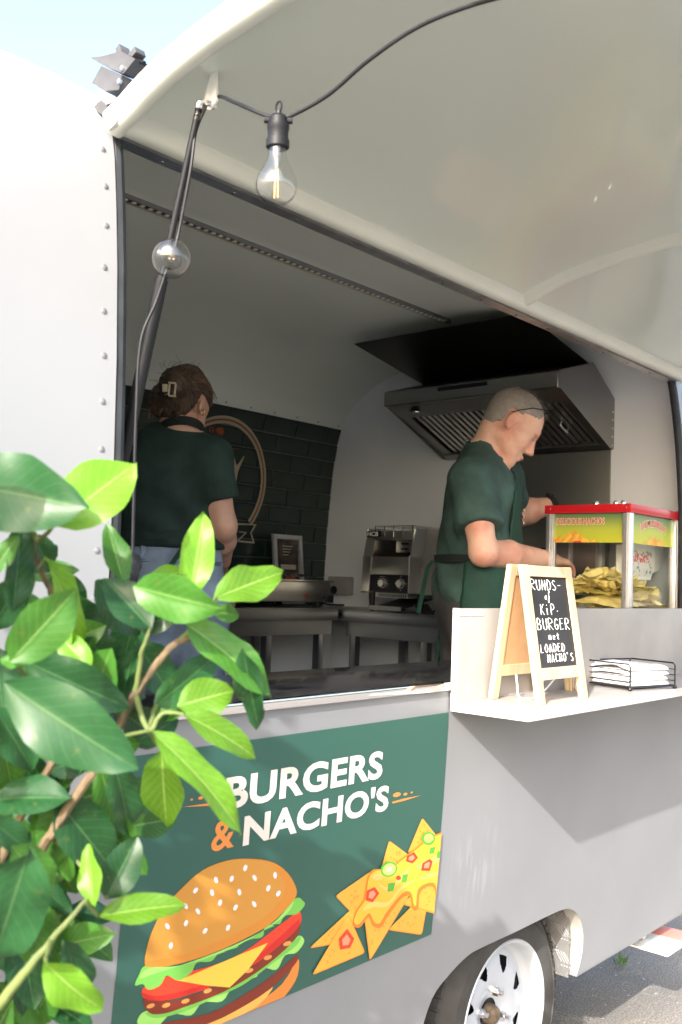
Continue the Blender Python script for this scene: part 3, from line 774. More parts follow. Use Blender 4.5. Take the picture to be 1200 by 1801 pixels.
# nachos
CHP = vinyl('chip', (.62, .33, .045)); CHPD = vinyl('chip_edge', (.62, .24, .03)); CHS = vinyl('nacho_cheese', (.80, .38, .04)); CHSL = vinyl('cheese_light', (.70, .44, .12)); CHSD = vinyl('cheese_edge', (.66, .17, .02)); JAL = vinyl('jalapeno', (.08, .33, .04)); JALL = vinyl('jalapeno_light', (.42, .58, .12))
def chip(q, hole=True):
    c = (sum(a for a, b in q)/len(q), sum(b for a, b in q)/len(q))
    def rnd(q_):      # rounded corners
        out = []
        for i in range(len(q_)):
            p, a, b = Vector(q_[i]), Vector(q_[i-1]), Vector(q_[(i+1) % len(q_)])
            for s_, t in ((a, .09), (a, .03), (b, .03), (b, .09)): 
                v_ = p+(s_-p)*t; v_ = v_+(Vector(c)-v_)*(.02 if t < .05 else 0); out.append((v_.x, v_.y))
        return out
    r_ = rnd(q)
    art(z4(r_), 'nacho_edge', CHPD)
    art(z4([(x+(c[0]-x)*.05, y+(c[1]-y)*.05-2) for x, y in r_]), 'nacho', CHP)
    for k in range(9):
        u, v_ = random.random(), random.random()
        if u+v_ > 1: u, v_ = 1-u, 1-v_
        u = .12+u*.7; v_ = .1+v_*.7
        x = q[0][0]+(q[1][0]-q[0][0])*u*.85+(q[2][0]-q[0][0])*v_*.85; y = q[0][1]+(q[1][1]-q[0][1])*u*.85+(q[2][1]-q[0][1])*v_*.85
        if u+v_ < .95: art(z4([(x+3.5*math.cos(a), y+4.5*math.sin(a)) for a in np.linspace(0, 6.28, 7)[:-1]]), 'nacho_dot', CHPD)
chip([(1082, 395), (1150, 480), (1030, 520)]); chip([(965, 475), (1060, 545), (930, 600)]); chip([(775, 670), (920, 570), (860, 760)])
chip([(682, 855), (850, 700), (830, 830)]); chip([(960, 790), (1110, 640), (1080, 808)]); chip([(1090, 720), (1160, 600), (1150, 690)]); chip([(1010, 700), (1150, 560), (1135, 735)])
chip([(690, 950), (820, 730), (880, 870)]); chip([(895, 900), (875, 740), (1040, 660)])
art(z4([(835, 770), (850, 720), (875, 680), (890, 600), (920, 575), (960, 580), (1000, 545), (1060, 500), (1100, 470), (1160, 450), (1165, 560), (1140, 690), (1120, 640), (1090, 640), (1070, 665), (1065, 715), (1045, 715), (1035, 670), (1010, 675), (960, 740), (935, 780), (905, 775), (890, 745), (860, 780)]), 'nacho_cheese', CHSD, 4)
art(z4([(840, 760), (852, 722), (880, 680), (892, 605), (920, 580), (960, 584), (1000, 550), (1060, 505), (1100, 475), (1158, 455), (1160, 555), (1140, 660), (1122, 625), (1090, 628), (1064, 650), (1058, 700), (1050, 700), (1040, 658), (1010, 660), (955, 725), (930, 765), (910, 760), (892, 730), (858, 768)]), 'nacho_cheese', CHS, 4)
for q in ([(870, 720), (900, 690), (960, 690), (1000, 640), (1060, 610), (1000, 655), (960, 705), (910, 710)], [(920, 620), (960, 640), (1010, 590), (1040, 570), (1010, 610), (960, 655)], [(1060, 560), (1100, 545), (1140, 520), (1150, 540), (1110, 560), (1070, 575)], [(1070, 610), (1110, 590), (1140, 590), (1110, 605)], [(900, 600), (930, 590), (940, 610), (915, 615)]):
    art(z4(q), 'cheese_highlight', CHSL, 3)
def oval(c, rx, ry, tl, m_, nm, n=14):
    art(z4([(c[0]+rx*math.cos(a)*math.cos(tl)-ry*math.sin(a)*math.sin(tl), c[1]+rx*math.cos(a)*math.sin(tl)+ry*math.sin(a)*math.cos(tl)) for a in np.linspace(0, 2*math.pi, n+1)[:-1]]), nm, m_)
oval((962, 576), 31, 27, -.5, JAL, 'jalapeno'); oval((963, 576), 24, 20, -.5, JALL, 'jalapeno'); oval((963, 576), 10, 7, -.5, SEED, 'jalapeno_seed')
oval((1101, 468), 24, 24, -.5, JAL, 'jalapeno'); oval((1102, 467), 17, 16, -.5, JALL, 'jalapeno')
for q in ([(960, 625), (985, 622), (978, 652), (956, 655)], [(1010, 595), (1030, 592), (1024, 620), (1006, 622)], [(1108, 500), (1126, 497), (1120, 520), (1103, 522)], [(1133, 512), (1150, 510), (1144, 535), (1128, 537)]): art(z4(q), 'pepper_cube', JAL)
for q in ([(885, 650), (912, 638), (928, 660), (905, 692), (880, 685)], [(1025, 530), (1050, 515), (1064, 535), (1045, 555), (1022, 548)], [(1080, 555), (1105, 540), (1116, 548), (1105, 582), (1075, 580)], [(785, 820), (815, 785), (840, 820), (825, 852), (790, 858)], [(1148, 470), (1162, 455), (1162, 495), (1150, 495)]):
    art(z4(q), 'tomato_piece', TOM); c = (sum(a for a, b in q)/len(q), sum(b for a, b in q)/len(q)); art(z4([(x+(c[0]-x)*.45, y+(c[1]-y)*.45) for x, y in q]), 'tomato_piece', vinyl('tomato_flesh', (.85, .25, .14)))
oval((995, 606), 9, 8, 0, TOM, 'tomato_piece')
# ------------------------------------------------------------------ serving shelf hung on the side
mat('laminate', (.31, .295, .285), .42, var=.14, vs=5, bump=.01, bs=20)
mat('laminate_edge', (.50, .48, .47), .5, var=.06, vs=60)
mat('sticker', (.85, .85, .85), .5); mat('ink', (.25, .25, .3), .6)
SH = thing('serving_shelf', (2.55, 1.16, 1.135), 'grey stone-look serving shelf with upright back panel on the trailer side', 'shelf')
m = MB(); m.b2((1.818, 1.053, 1.135), (3.42, 1.231, 1.1555)); sb = m.build('shelf_board', 'laminate', SH, bevel=.001)
m = MB(); m.b2((1.8165, 1.0525, 1.1345), (1.8179, 1.2495, 1.156)); m.build('edge_band', 'laminate_edge', sb)
m = MB(); m.b2((1.818, 1.0516, 1.1345), (3.42, 1.0529, 1.156)); m.build('edge_band', 'laminate_edge', sb)
m = MB(); m.b2((1.818, 1.2315, 1.135), (3.42, 1.2492, 1.362)); bp_ = m.build('back_panel', 'laminate', SH, bevel=.0008)
m = MB(); m.b2((1.8165, 1.231, 1.1561), (1.8179, 1.2497, 1.3625)); m.build('edge_band', 'laminate_edge', bp_)
a, b = oY(806, 1075, 1.2305), oY(851, 1083, 1.2305)
m = MB(); m.b2((a.x, 1.2302, b.z), (b.x, 1.2312, a.z)); stk = m.build('sticker', 'sticker', bp_, smooth=0)
text_on('NET IS JUMBO KB', 'sticker_print', MATS['ink'], stk, lambda x, z: (x, 1.2300, z), scale=(a.x+.005, b.x-.005, b.z+.004, a.z-.004))

# ------------------------------------------------------------------ extractor hood on the end wall
HD = thing('extractor_hood', (3.1, 1.92, 1.93), 'stainless steel extractor hood with baffle filters on the end wall', 'extractor hood')
HY0, HY1, HXF, HXB = 1.565, 2.29, 2.85, XE-.003
mat('hood_steel', (.28, .28, .275), .32, metal=1, var=.08, vs=2.5)
mat('black_steel', (.045, .044, .042), .38, metal=.85, var=.3, vs=3)  # near-black steel for ceiling sheet, filter back and toaster case
# body: front bar, side plates, sloped top
def plate(P, name, mt, th=.004, parent=HD, bev=.0008):
    P = [Vector(p) for p in P]; n = (P[1]-P[0]).cross(P[2]-P[0]).normalized()
    m = MB(); k = len(P); m.add([p+n*th/2 for p in P]+[p-n*th/2 for p in P], [list(range(k)), list(range(2*k-1, k-1, -1))]+[(i, (i+1) % k, k+(i+1) % k, k+i) for i in range(k)])
    return m.build(name, mt, parent, smooth=0, bevel=bev)
zF0, zF1, zB = 2.075, 2.128, 1.918
side = [(HXF, zF0), (HXF, zF1), (HXF+.02, zF1+.008), (3.09, 2.20), (HXB, 2.10), (HXB, zB), (HXB-.03, zB)]
for y in (HY0, HY1):
    m = MB(); m.prism(side, lambda a_, b_, w_: Vector((a_, y+w_, b_)), -.003, .003); m.build('side_plate', 'hood_steel', HD, bevel=.001)
fb = MB(); fb.b2((HXF-.012, HY0-.004, zF0-.004), (HXF+.012, HY1+.004, zF1)); fbo = fb.build('front_bar', 'hood_steel', HD, bevel=.007, seg=3)
a = oX(770, 688, HXF-.013); b = oX(857, 672, HXF-.013)
m = MB(); m.b2((HXF-.0135, b.y, (a.z+b.z)/2-.006), (HXF-.0118, a.y, (a.z+b.z)/2+.008)); m.build('control_slot', 'black_plastic', fbo)
plate([(HXF+.005, HY0, zF1+.003), (3.09, HY0, 2.20), (3.09, HY1, 2.20), (HXF+.005, HY1, zF1+.003)], 'top_plate', 'hood_steel')
plate([(3.09, HY0, 2.20), (HXB, HY0, 2.10), (HXB, HY1, 2.10), (3.09, HY1, 2.20)], 'top_plate', 'hood_steel')
# underside frame (sloping from the front bar down to the back)
sx, sz = HXB-HXF, zB-zF0
def und(u, v, d=0):    # u along slope, v along Y, d downwards
    n = Vector((sz, 0, -sx)).normalized()
    return Vector((HXF+sx*u, HY0+(HY1-HY0)*v, zF0+sz*u))+n*d
def ubox(u0, u1, v0, v1, d0, d1, name, mt, parent=HD, bev=.001):
    m = MB(); m.hexa([und(u, v, d0) for u, v in ((u0, v0), (u1, v0), (u1, v1), (u0, v1))]+[und(u, v, d1) for u, v in ((u0, v0), (u1, v0), (u1, v1), (u0, v1))]); return m.build(name, mt, parent, smooth=0, bevel=bev)
ubox(.02, .22, .0, 1, -.02, .0, 'underside_frame', 'hood_steel'); ubox(.9, 1, 0, 1, -.02, .003, 'underside_frame', 'hood_steel')
ubox(.22, .9, 0, .05, -.02, 0, 'underside_frame', 'hood_steel'); ubox(.22, .9, .93, 1, -.02, 0, 'underside_frame', 'hood_steel')
ubox(.2, .92, .03, .97, -.05, -.045, 'filter_back', 'black_steel')
NBF = 24
for k in range(NBF):
    v0 = .05+.88*k/NBF; v1 = v0+.88/NBF*.60
    ubox(.225, .895, v0, v1, -.022, -.008, 'baffle', 'steel', bev=.0025)
for k in range(3):
    vc = .05+.88*(k+1)/3-.88/6-.06
    for uu in ((.38, .44), (.72, .78)):
        pass
    m = MB(); m.tube([und(.50, vc, -.006), und(.50, vc, .016), und(.62, vc, .016), und(.62, vc, -.006)], .0025, 6); m.build('filter_handle', 'chrome', HD)
c = und(.13, .86); m = MB(); m.cyl(c+Vector((0, 0, -.003)), c, .024, .026, 20); m.cyl(c+Vector((0, 0, -.006)), c, .015, .015, 16); m.build('spot_lamp', 'chrome', HD)
# dark sheet between hood and ceiling
plate([oX(747, 677, 3.09), oX(1040, 643, 3.09), oX(925, 551, 2.70), oX(624, 605, 2.70)], 'ceiling_sheet', 'black_steel', .003)
mat('splash_steel', (.30, .31, .30), .42, metal=1, var=.06, vs=3)
# splash panel under the hood
m = MB(); m.b2((XE-.010, 1.572, ZSILL+.05), (XE-.003, 1.98, zB-.004)); m.build('splash_panel', 'splash_steel', HD, bevel=.001)
for k in range(5):
    q = Vector((XE-.02, HY0-.004, 1.93+k*.03)); m = MB(); m.lathe([(0, .004), (.004, .003), (.005, 0)], q, (0, -1, 0), 8); m.build('screw', 'zinc', HD)

# ------------------------------------------------------------------ work tables
ZTAB = 1.305
TA = thing('work_table', (2.3, 2.7, .45), 'stainless steel work table along the green tiled wall behind the woman', 'table', 'stainless work tables')
m = MB(); m.b2((1.35, 2.48, ZTAB-.006), (2.83, 2.915, ZTAB)); m.b2((1.35, 2.478, ZTAB-.045), (2.83, 2.486, ZTAB-.0061)); m.build('table_top', 'dark_steel', TA, bevel=.001)
m = MB(); m.b2((1.35, 2.50, ZTAB-.10), (2.82, 2.506, ZTAB-.046)); m.build('apron', 'dark_steel', TA)
for x in (1.40, 2.18, 2.50, 2.78):
    for y in (2.53, 2.88):
        if x == 2.50 and y > 2.6: continue
        m = MB(); m.b2((x-.015, y-.015, .451), (x+.015, y+.015, ZTAB-.007)); m.build('leg', 'dark_steel', TA, bevel=.003)
TB = thing('work_table', (3.05, 2.3, .45), 'stainless steel work table along the end wall under the hood', 'table', 'stainless work tables')
m = MB(); m.b2((2.85, 1.70, ZTAB-.012), (XE-.012, 2.91, ZTAB-.006)); m.b2((2.846, 1.70, ZTAB-.048), (2.853, 2.91, ZTAB-.0121)); m.build('table_top', 'dark_steel', TB, bevel=.001)
m = MB(); m.b2((2.872, 1.72, ZTAB-.105), (2.878, 2.47, ZTAB-.049)); m.build('apron', 'dark_steel', TB)
for y in (1.76, 2.10, 2.44):
    for x in (2.89, 3.2):
        m = MB(); m.b2((x-.015, y-.015, .451), (x+.015, y+.015, ZTAB-.0125)); m.build('leg', 'dark_steel', TB, bevel=.003)

# ------------------------------------------------------------------ conveyor toaster
TO = thing('conveyor_toaster', (2.99, 2.255, ZTAB), 'stainless conveyor toaster with two knobs on the end table', 'toaster')
tx0, tx1, ty0, ty1 = 2.865, 3.12, 2.115, 2.395
zt0, zt1 = 1.372, 1.612
mat('toaster_steel', (.58, .57, .55), .36, metal=1, var=.06, vs=4)
for y0, y1 in ((ty0, ty0+.055), (ty1-.04, ty1)):
    m = MB()
    m.prism([(tx0, zt0), (tx0, zt0+.135), (tx0+.012, zt0+.15), (tx0+.03, zt1), (tx1, zt1), (tx1, zt0)], lambda a_, b_, w_: Vector((a_, w_, b_)), y0, y1); m.build('side_housing', 'toaster_steel', TO, bevel=.003)
m = MB(); m.b2((tx0+.004, ty0+.0551, zt0+.068), (tx0+.02, ty1-.0401, zt0+.135)); m.build('front_panel', 'toaster_steel', TO, bevel=.002)
m = MB(); m.b2((tx0+.002, ty0+.0551, zt0+.006), (tx0+.02, ty1-.0401, zt0+.067)); cp = m.build('control_panel', 'black_plastic', TO, bevel=.001)
m = MB(); m.b2((tx0+.02, ty0+.0551, zt0), (tx1, ty1-.0401, zt0+.08)); m.b2((tx1-.02, ty0+.0551, zt0+.08), (tx1, ty1-.0401, zt1-.03)); m.build('inner_case', 'black_steel', TO)
m = MB(); m.b2((tx0+.10, ty0+.0551, zt0+.155), (tx0+.105, ty1-.085, zt0+.20)); dfl = m.build('heat_shield', 'steel', TO)
for k in range(2):
    for j in range(2):
        m = MB(); yy = ty0+.075+j*.06; m.b2((tx0+.0985, yy, zt0+.165+k*.02), (tx0+.0998, yy+.035, zt0+.171+k*.02)); m.build('vent_slot', 'black_plastic', dfl)
m = MB(); m.b2((tx0+.022, ty0+.0551, zt1-.042), (tx0+.03, ty1-.0401, zt1-.012)); m.b2((tx0+.03, ty0+.0551, zt1-.013), (tx1, ty1-.0401, zt1-.006)); m.build('top_guard', 'toaster_steel', TO, bevel=.001)
for j in range(5):
    m = MB(); yy = ty0+.06+j*.044
    m.tube([(tx0+.02, yy, zt1-.03), (tx0+.02, yy, zt1+.012), (tx1-.02, yy, zt1+.012)], .0018, 6); m.build('rack_wire', 'chrome', TO)
m = MB()
for xx in (tx0+.02, tx0+.12, tx1-.03): m.tube([(xx, ty0+.05, zt1+.012), (xx, ty1-.05, zt1+.012)], .002, 6)
m.build('rack_wire', 'chrome', TO)
for j, yy in enumerate((ty0+.093, ty0+.178)):
    c = Vector((tx0+.002, yy, zt0+.036))
    m = MB(); m.lathe([(0, .014), (.013, .014), (.014, .012), (.0155, .002), (.019, .0015), (.019, 0)], c, (-1, 0, 0), 24); kn = m.build('knob', 'steel', cp)
    for k in range(11 if j else 4):
        aa = R(-30+k*24) if j else R(k*90)
        m = MB(); m.box(c+Vector((-.0004, math.cos(aa)*.025, math.sin(aa)*.025)), (.0006, .0022, .0022)); m.build('dial_mark', 'sticker', cp, smooth=0)
for y in (ty0+.02, ty1-.03):
    for x in (tx0+.03, tx1-.03):
        m = MB(); m.cyl((x, y, ZTAB-.005), (x, y, zt0), .009, .014, 12); m.build('foot', 'black_plastic', TO)
m = MB(); m.b2((tx0+.012, ty0+.065, zt0-.018), (tx1-.04, ty1-.06, zt0-.001)); cr_ = m.build('air_grille', 'dark_steel', TO)
for k in range(16):
    m = MB(); y = ty0+.075+k*.0085; m.b2((tx0+.0112, y, zt0-.015), (tx0+.0119, y+.004, zt0-.004)); m.build('grille_slot', 'black_plastic', cr_, smooth=0)
m = MB(); m.add([(tx0-.02, ty0+.07, ZTAB+.006), (tx0-.02, ty1-.055, ZTAB+.006), (tx1-.06, ty1-.055, ZTAB+.05), (tx1-.06, ty0+.07, ZTAB+.05)], [(0, 1, 2, 3)])
m.b2((tx0-.022, ty0+.07, ZTAB+.002), (tx0-.018, ty1-.055, ZTAB+.018)); m.build('crumb_chute', 'dark_steel', TO)
text_bg = MB(); text_bg.b2((tx0+.0165, ty1-.072, zt1-.030), (tx0+.0185, ty1-.003, zt1-.007)); tbg = text_bg.build('name_plate', 'black_plastic', TO)
mat('plate_white', (.75, .75, .75), .4)
text_on('HCB', 'name_print', MATS['plate_white'], tbg, lambda y, z: (tx0+.0160, ty1-.007-y, z), bold=.03, scale=(0, .055, zt1-.027, zt1-.010))

# tray and cloth beside the toaster
mat('tray_dark', (.06, .055, .05), .35, metal=.7, var=.3, vs=9)
TY = thing('baking_tray', (2.9, 2.03, ZTAB), 'dark metal tray leaning at an angle beside the toaster', 'tray')
q = [oX(728, 1063, 2.93), oX(756, 1100, 2.87), oX(776, 1092, 2.87), oX(752, 1063, 2.93)]
plate(q, 'tray_sheet', 'tray_dark', .002, TY, 0)
m = MB()
for i in range(4): m.cyl(q[i], q[(i+1) % 4], .003, n=8)
m.build('tray_rim', 'dark_steel', TY)
m = MB(); m.tube(catmull([(2.9, 2.08, ZTAB+.003), (2.88, 2.04, ZTAB+.03), (2.89, 2.0, ZTAB+.05), (2.93, 1.98, ZTAB+.02), (3.0, 2.0, ZTAB+.004)], 5), .004, 7)
m.build('power_cord', 'black_plastic', TO)

# ------------------------------------------------------------------ bain-marie on the back table
BM = thing('food_warmer', (2.55, 2.66, ZTAB), 'long stainless bain-marie food warmer on the table by the tiles', 'food warmer')
m = MB(); m.b2((2.05, 2.53, ZTAB+.022), (2.84, 2.80, ZTAB+.098)); bmo = m.build('tank', 'toaster_steel', BM, bevel=.006)
m = MB(); m.b2((2.04, 2.52, ZTAB+.0985), (2.85, 2.81, ZTAB+.104)); m.build('rim', 'steel', BM, bevel=.002)
for x in (2.1, 2.8):
    for y in (2.56, 2.77):
        m = MB(); m.cyl((x, y, ZTAB), (x, y, ZTAB+.0225), .013, .016, 12); m.build('foot', 'black_plastic', BM)
m = MB(); m.cyl((2.80, 2.53, ZTAB+.04), (2.80, 2.505, ZTAB+.04), .008, n=12); m.box((2.80, 2.50, ZTAB+.035), (.03, .02, .03)); m.build('drain_tap', 'black_plastic', BM, bevel=.004)
mat('led_red', (.5, .02, .01), .3)
m = MB(); m.cyl((2.70, 2.53, ZTAB+.045), (2.70, 2.526, ZTAB+.045), .006, n=10); m.build('pilot_lamp', 'led_red', BM)
film = glass_mat('plastic_film', (.93, .94, .94), 2.2, .18)
m = MB()
def flm(u, v): return Vector((2.06+.78*u, 2.535+.26*v, ZTAB+.107+.018*mnoise.noise((u*9, v*5, 3))+.012*math.sin(u*3.1)*math.sin(v*3.1)+.012))
m.grid(flm, list(np.linspace(0, 1, 40)), list(np.linspace(0, 1, 14)))
m.build('plastic_cover', film, BM, smooth=25)
m = MB(); m.tube(catmull([(2.83, 2.70, ZTAB+.08), (2.90, 2.72, ZTAB+.09), (3.0, 2.76, ZTAB+.05), (3.05, 2.75, ZTAB+.008), (3.12, 2.7, ZTAB+.003)], 6), .004, 8)
m.build('power_cord', 'black_plastic', BM)
m = MB(); m.lathe([(0, .035), (.008, .034), (.012, .02), (.017, .012), (.017, 0), (0, 0)], oX(698, 1073, 3.0)*1, (0, 0, 1), 12)
pg = m.build('power_plug', 'black_plastic'); tag(pg, 'black plug lying left of the toaster feet', 'plug')
pg.location.z = ZTAB+.012

# ------------------------------------------------------------------ picture frame leaning on the tiles
a = oY(480, 936, 2.87); b = oY(528, 1012, 2.87)
PF = thing('picture_frame', ((a.x+b.x)/2, 2.87, b.z), 'silver snap frame with dark menu photo leaning on green tiles', 'picture frame')
zb_f = ZTAB; x0, x1, z1 = a.x, b.x, a.z-.006
def pfp(x, y, z): t_ = (z-zb_f)/.3; return Vector((x, 2.84+.035*t_+y, z))
def pbox(xa, xb, za, zb2, y0, y1, name, mt, bev=.002):
    m = MB(); m.hexa([pfp(xa, y0, za), pfp(xb, y0, za), pfp(xb, y1, za), pfp(xa, y1, za), pfp(xa, y0, zb2), pfp(xb, y0, zb2), pfp(xb, y1, zb2), pfp(xa, y1, zb2)]); return m.build(name, mt, PF, bevel=bev)
mat('alu', (.72, .73, .76), .45, metal=1, var=.05, vs=20)
pbox(x0, x0+.02, zb_f, z1, -.008, .006, 'frame_bar', 'alu'); pbox(x1-.02, x1, zb_f, z1, -.008, .006, 'frame_bar', 'alu')
pbox(x0+.0205, x1-.0205, z1-.02, z1, -.008, .006, 'frame_bar', 'alu'); pbox(x0+.0205, x1-.0205, zb_f, zb_f+.02, -.008, .006, 'frame_bar', 'alu')
mat('menu_print', (.10, .065, .05), .2, var=.9, vs=22, col2=(.01, .01, .012))
mp_ = pbox(x0+.0205, x1-.0205, zb_f+.0205, z1-.0205, -.001, .004, 'menu_sheet', 'menu_print', 0)
mat('menu_text', (.4, .38, .36), .4); mat('menu_orange', (.35, .08, .02), .4)
xm = (x0+x1)/2
for k in range(4):
    zz_ = z1-.05-k*.012
    m = MB(); m.add([pfp(xm-.03, -.0015, zz_), pfp(xm+.03-.008*k, -.0015, zz_), pfp(xm+.03-.008*k, -.0015, zz_+.003), pfp(xm-.03, -.0015, zz_+.003)], [(0, 1, 2, 3)]); m.build('menu_line', 'menu_text', mp_, smooth=0)
m = MB(); m.add([pfp(xm-.045, -.0015, z1-.145), pfp(xm+.045, -.0015, z1-.145), pfp(xm+.045, -.0015, z1-.125), pfp(xm-.045, -.0015, z1-.125)], [(0, 1, 2, 3)]); m.build('menu_banner', 'menu_text', mp_, smooth=0)
m = MB(); m.add([pfp(xm+.012+.04*math.cos(t), -.0016, z1-.20+.03*math.sin(t)) for t in np.linspace(0, 6.28, 17)[:-1]], [list(range(16))]); m.build('menu_burger', 'menu_orange', mp_, smooth=0)
# small orange packet by the woman's hip
m = MB(); pk = oY(403, 1060, 2.56)
m.grid(lambda u, v: Vector((pk.x-.03+.06*u, 2.56-.018*math.sin(u*3.14)*math.sin(v*3.14), ZTAB+.002+.05*v)), list(np.linspace(0, 1, 8)), list(np.linspace(0, 1, 8)))
m.grid(lambda u, v: Vector((pk.x-.03+.06*u, 2.56+.018*math.sin(u*3.14)*math.sin(v*3.14), ZTAB+.002+.05*v)), list(np.linspace(0, 1, 8)), list(np.linspace(0, 1, 8)))
mat('packet', (.55, .16, .07), .35, var=.6, vs=50, col2=(.6, .5, .4))
tag(m.build('snack_packet', 'packet'), "small orange packet on the back table by the woman's hip", 'packet')

# ------------------------------------------------------------------ nacho warmer
NX0, NX1, NY0, NY1, NZ0, NZT = 2.791, 3.163, 1.281, 1.568, ZSILL+.013, 1.6775
NW = thing('nacho_warmer', ((NX0+NX1)/2, (NY0+NY1)/2, NZ0), 'glass nacho warmer cabinet with red top beside the man', 'nacho warmer')
mat('red_enamel', (.50, .010, .018), .28, coat=.4, var=.05, vs=9)
m = MB(); m.b2((NX0-.004, NY0-.004, NZT-.027), (NX1+.004, NY1+.004, NZT)); lid = m.build('lid', 'red_enamel', NW, bevel=.003)
for q in ((NX0-.0045, NY0+.015, NZT-.012), (NX0-.0045, NY1-.015, NZT-.012)):
    m = MB(); m.lathe([(0, .0016), (.003, .0014), (.0038, 0)], q, (-1, 0, 0), 10); m.build('screw', 'chrome', lid)
m = MB(); m.b2((NX0-.003, NY0-.003, NZ0), (NX1+.003, NY1+.003, NZ0+.095)); m.build('base', 'red_enamel', NW, bevel=.003)
PZ0, PZ1 = NZ0+.0955, NZT-.0275
for x in (NX0, NX1-.026):
    for y in (NY0, NY1-.026):
        m = MB(); m.b2((x, y, PZ0), (x+.026, y+.026, PZ1)); po_ = m.build('post', 'alu', NW, bevel=.0025)
        for s in (0, 1):
            m = MB()
            if s == 0: m.b2((x-.0012, y+.011, PZ0), (x-.0002, y+.015, PZ1))
            else: m.b2((x+.011, y-.0012, PZ0), (x+.015, y-.0002, PZ1))
            m.build('post_groove', 'zinc', po_)
G = glass_mat('cabinet_glass', (.97, .985, .98), 1.3, .01, .015)
m = MB(); m.b2((NX0+.010, NY0+.0265, PZ0), (NX0+.013, NY1-.0265, PZ1)); m.build('glass_pane', G, NW)
m = MB(); m.b2((NX0+.0265, NY0+.010, PZ0), (NX1-.0265, NY0+.013, PZ1)); m.build('glass_pane', G, NW)
m = MB(); m.b2((NX1-.013, NY0+.0265, PZ0), (NX1-.010, NY1-.0265, PZ1)); m.build('glass_pane', G, NW)
m = MB(); m.b2((NX0+.15, NY1-.013, PZ0), (NX1-.0265, NY1-.010, PZ1)); m.build('sliding_door', G, NW)
m = MB(); m.b2((NX0+.14, NY1-.016, PZ0), (NX0+.155, NY1-.007, PZ1)); m.b2((NX0+.026, NY1-.018, PZ0+.10), (NX1-.027, NY1-.006, PZ0+.108)); m.build('door_frame', 'alu', NW)
m = MB(); m.b2((NX0+.0135, NY0+.0135, PZ0-.0), (NX1-.0135, NY1-.02, PZ0+.004)); m.build('tray_floor', 'steel', NW)
# small fittings on the lid
for q in ((1031, 884), (1066, 883), (1076, 882)):
    c = oZ(*q, NZT+.004)
    c.y = min(max(c.y, NY0+.03), NY1-.03); c.x = min(max(c.x, NX0+.05), NX1-.03)
    m = MB(); m.lathe([(0, .011), (.006, .010), (.008, .004), (.010, .003), (.010, -.004)], c, (0, 0, 1), 12); m.build('lid_screw', 'chrome', lid)
# printed banners on the glass
def banner_mat():
    m = bpy.data.materials.new('banner_print'); m.use_nodes = True
    n = m.node_tree.nodes; l = m.node_tree.links; b = n['Principled BSDF']; b.inputs['Roughness'].default_value = .25
    tc = n.new('ShaderNodeTexCoord'); sp = n.new('ShaderNodeSeparateXYZ'); l.new(tc.outputs['Generated'], sp.inputs[0])
    cr = n.new('ShaderNodeValToRGB'); e = cr.color_ramp.elements
    e[0].position = 0; e[0].color = (.50, .50, .04, 1); e[1].position = 1; e[1].color = (.09, .17, .09, 1)
    x = e.new(.45); x.color = (.42, .46, .06, 1)
    l.new(sp.outputs[2], cr.inputs[0]); l.new(cr.outputs[0], b.inputs['Base Color'])
    MATS['banner_print'] = m
banner_mat()
mat('banner_red', (.62, .03, .04), .35); mat('banner_white', (.8, .74, .72), .35); mat('banner_chip', (.75, .38, .06), .35, var=.35, vs=60)
zb0, zb1 = oX(1020, 954, NX0).z, PZ1-.001
yb0, yb1 = NY0+.027, NY1-.027
bl_ = bm_obj(flat2d([[(0, zb0), (yb1-yb0, zb0), (yb1-yb0, zb1), (0, zb1)]]), 'banner', MATS['banner_print'], NW, lambda y, z: (NX0+.0092, yb1-y, z))
W_ = yb1-yb0; Hb = zb1-zb0
fl = lambda d: (lambda y, z: (NX0+.0092-d, yb1-y, z))
text_on('DELICIOUS NACHOS', 'banner_outline', MATS['banner_white'], bl_, fl(.0004), bold=.04, scale=(.03*W_, .735*W_, zb0+.62*Hb, zb0+.86*Hb))
text_on('DELICIOUS NACHOS', 'banner_lettering', MATS['banner_red'], bl_, fl(.0008), bold=.012, scale=(.036*W_, .729*W_, zb0+.635*Hb, zb0+.845*Hb))
def chips_on(x0_, x1_, fn, base, hgt, n_, par):
    for k in range(n_):
        c_ = x0_+(x1_-x0_)*random.random(); h_ = hgt*(1-abs((c_-x0_)/(x1_-x0_)-.45)*1.3)*random.uniform(.5, 1.05); w2 = (x1_-x0_)*.13
        a_ = random.uniform(-.4, .4)
        P_ = [(c_-w2, 0), (c_+w2, .1*h_), (c_+a_*w2, max(h_, .01))]
        P_ = [(min(max(p[0], x0_), x1_), zz__+base) for p, zz__ in ((p, p[1]) for p in P_)]
        bm_obj(flat2d([P_]), 'banner_chip', MATS['banner_chip' if k % 3 else 'banner_chip2'], par, fn(.0002+.00004*k))
mat('banner_chip2', (.70, .26, .03), .35, var=.3, vs=60)
chips_on(.0*W_, .62*W_, fl, zb0+.0005, .5*Hb, 14, bl_)
bm_obj(flat2d([[(.27*W_, zb0+.0005), (.42*W_, zb0+.0005), (.39*W_, zb0+.06*Hb), (.30*W_, zb0+.06*Hb)]]), 'banner_bowl', MATS['banner_red'], bl_, fl(.0011))
xb0, xb1 = NX0+.027, NX1-.027; W2 = xb1-xb0
b2_ = bm_obj(flat2d([[(xb0, zb0), (xb1, zb0), (xb1, zb1), (xb0, zb1)]]), 'banner', MATS['banner_print'], NW, lambda x, z: (x, NY0+.0092, z))
fr_ = lambda d: (lambda x, z: (xb0+x, NY0+.0092-d, z))
def archt(d): return lambda x, z: (xb0+x, NY0+.0092-d, z+.16*Hb*(1-((x-.5*W2)/(.27*W2))**2)-.1*Hb)
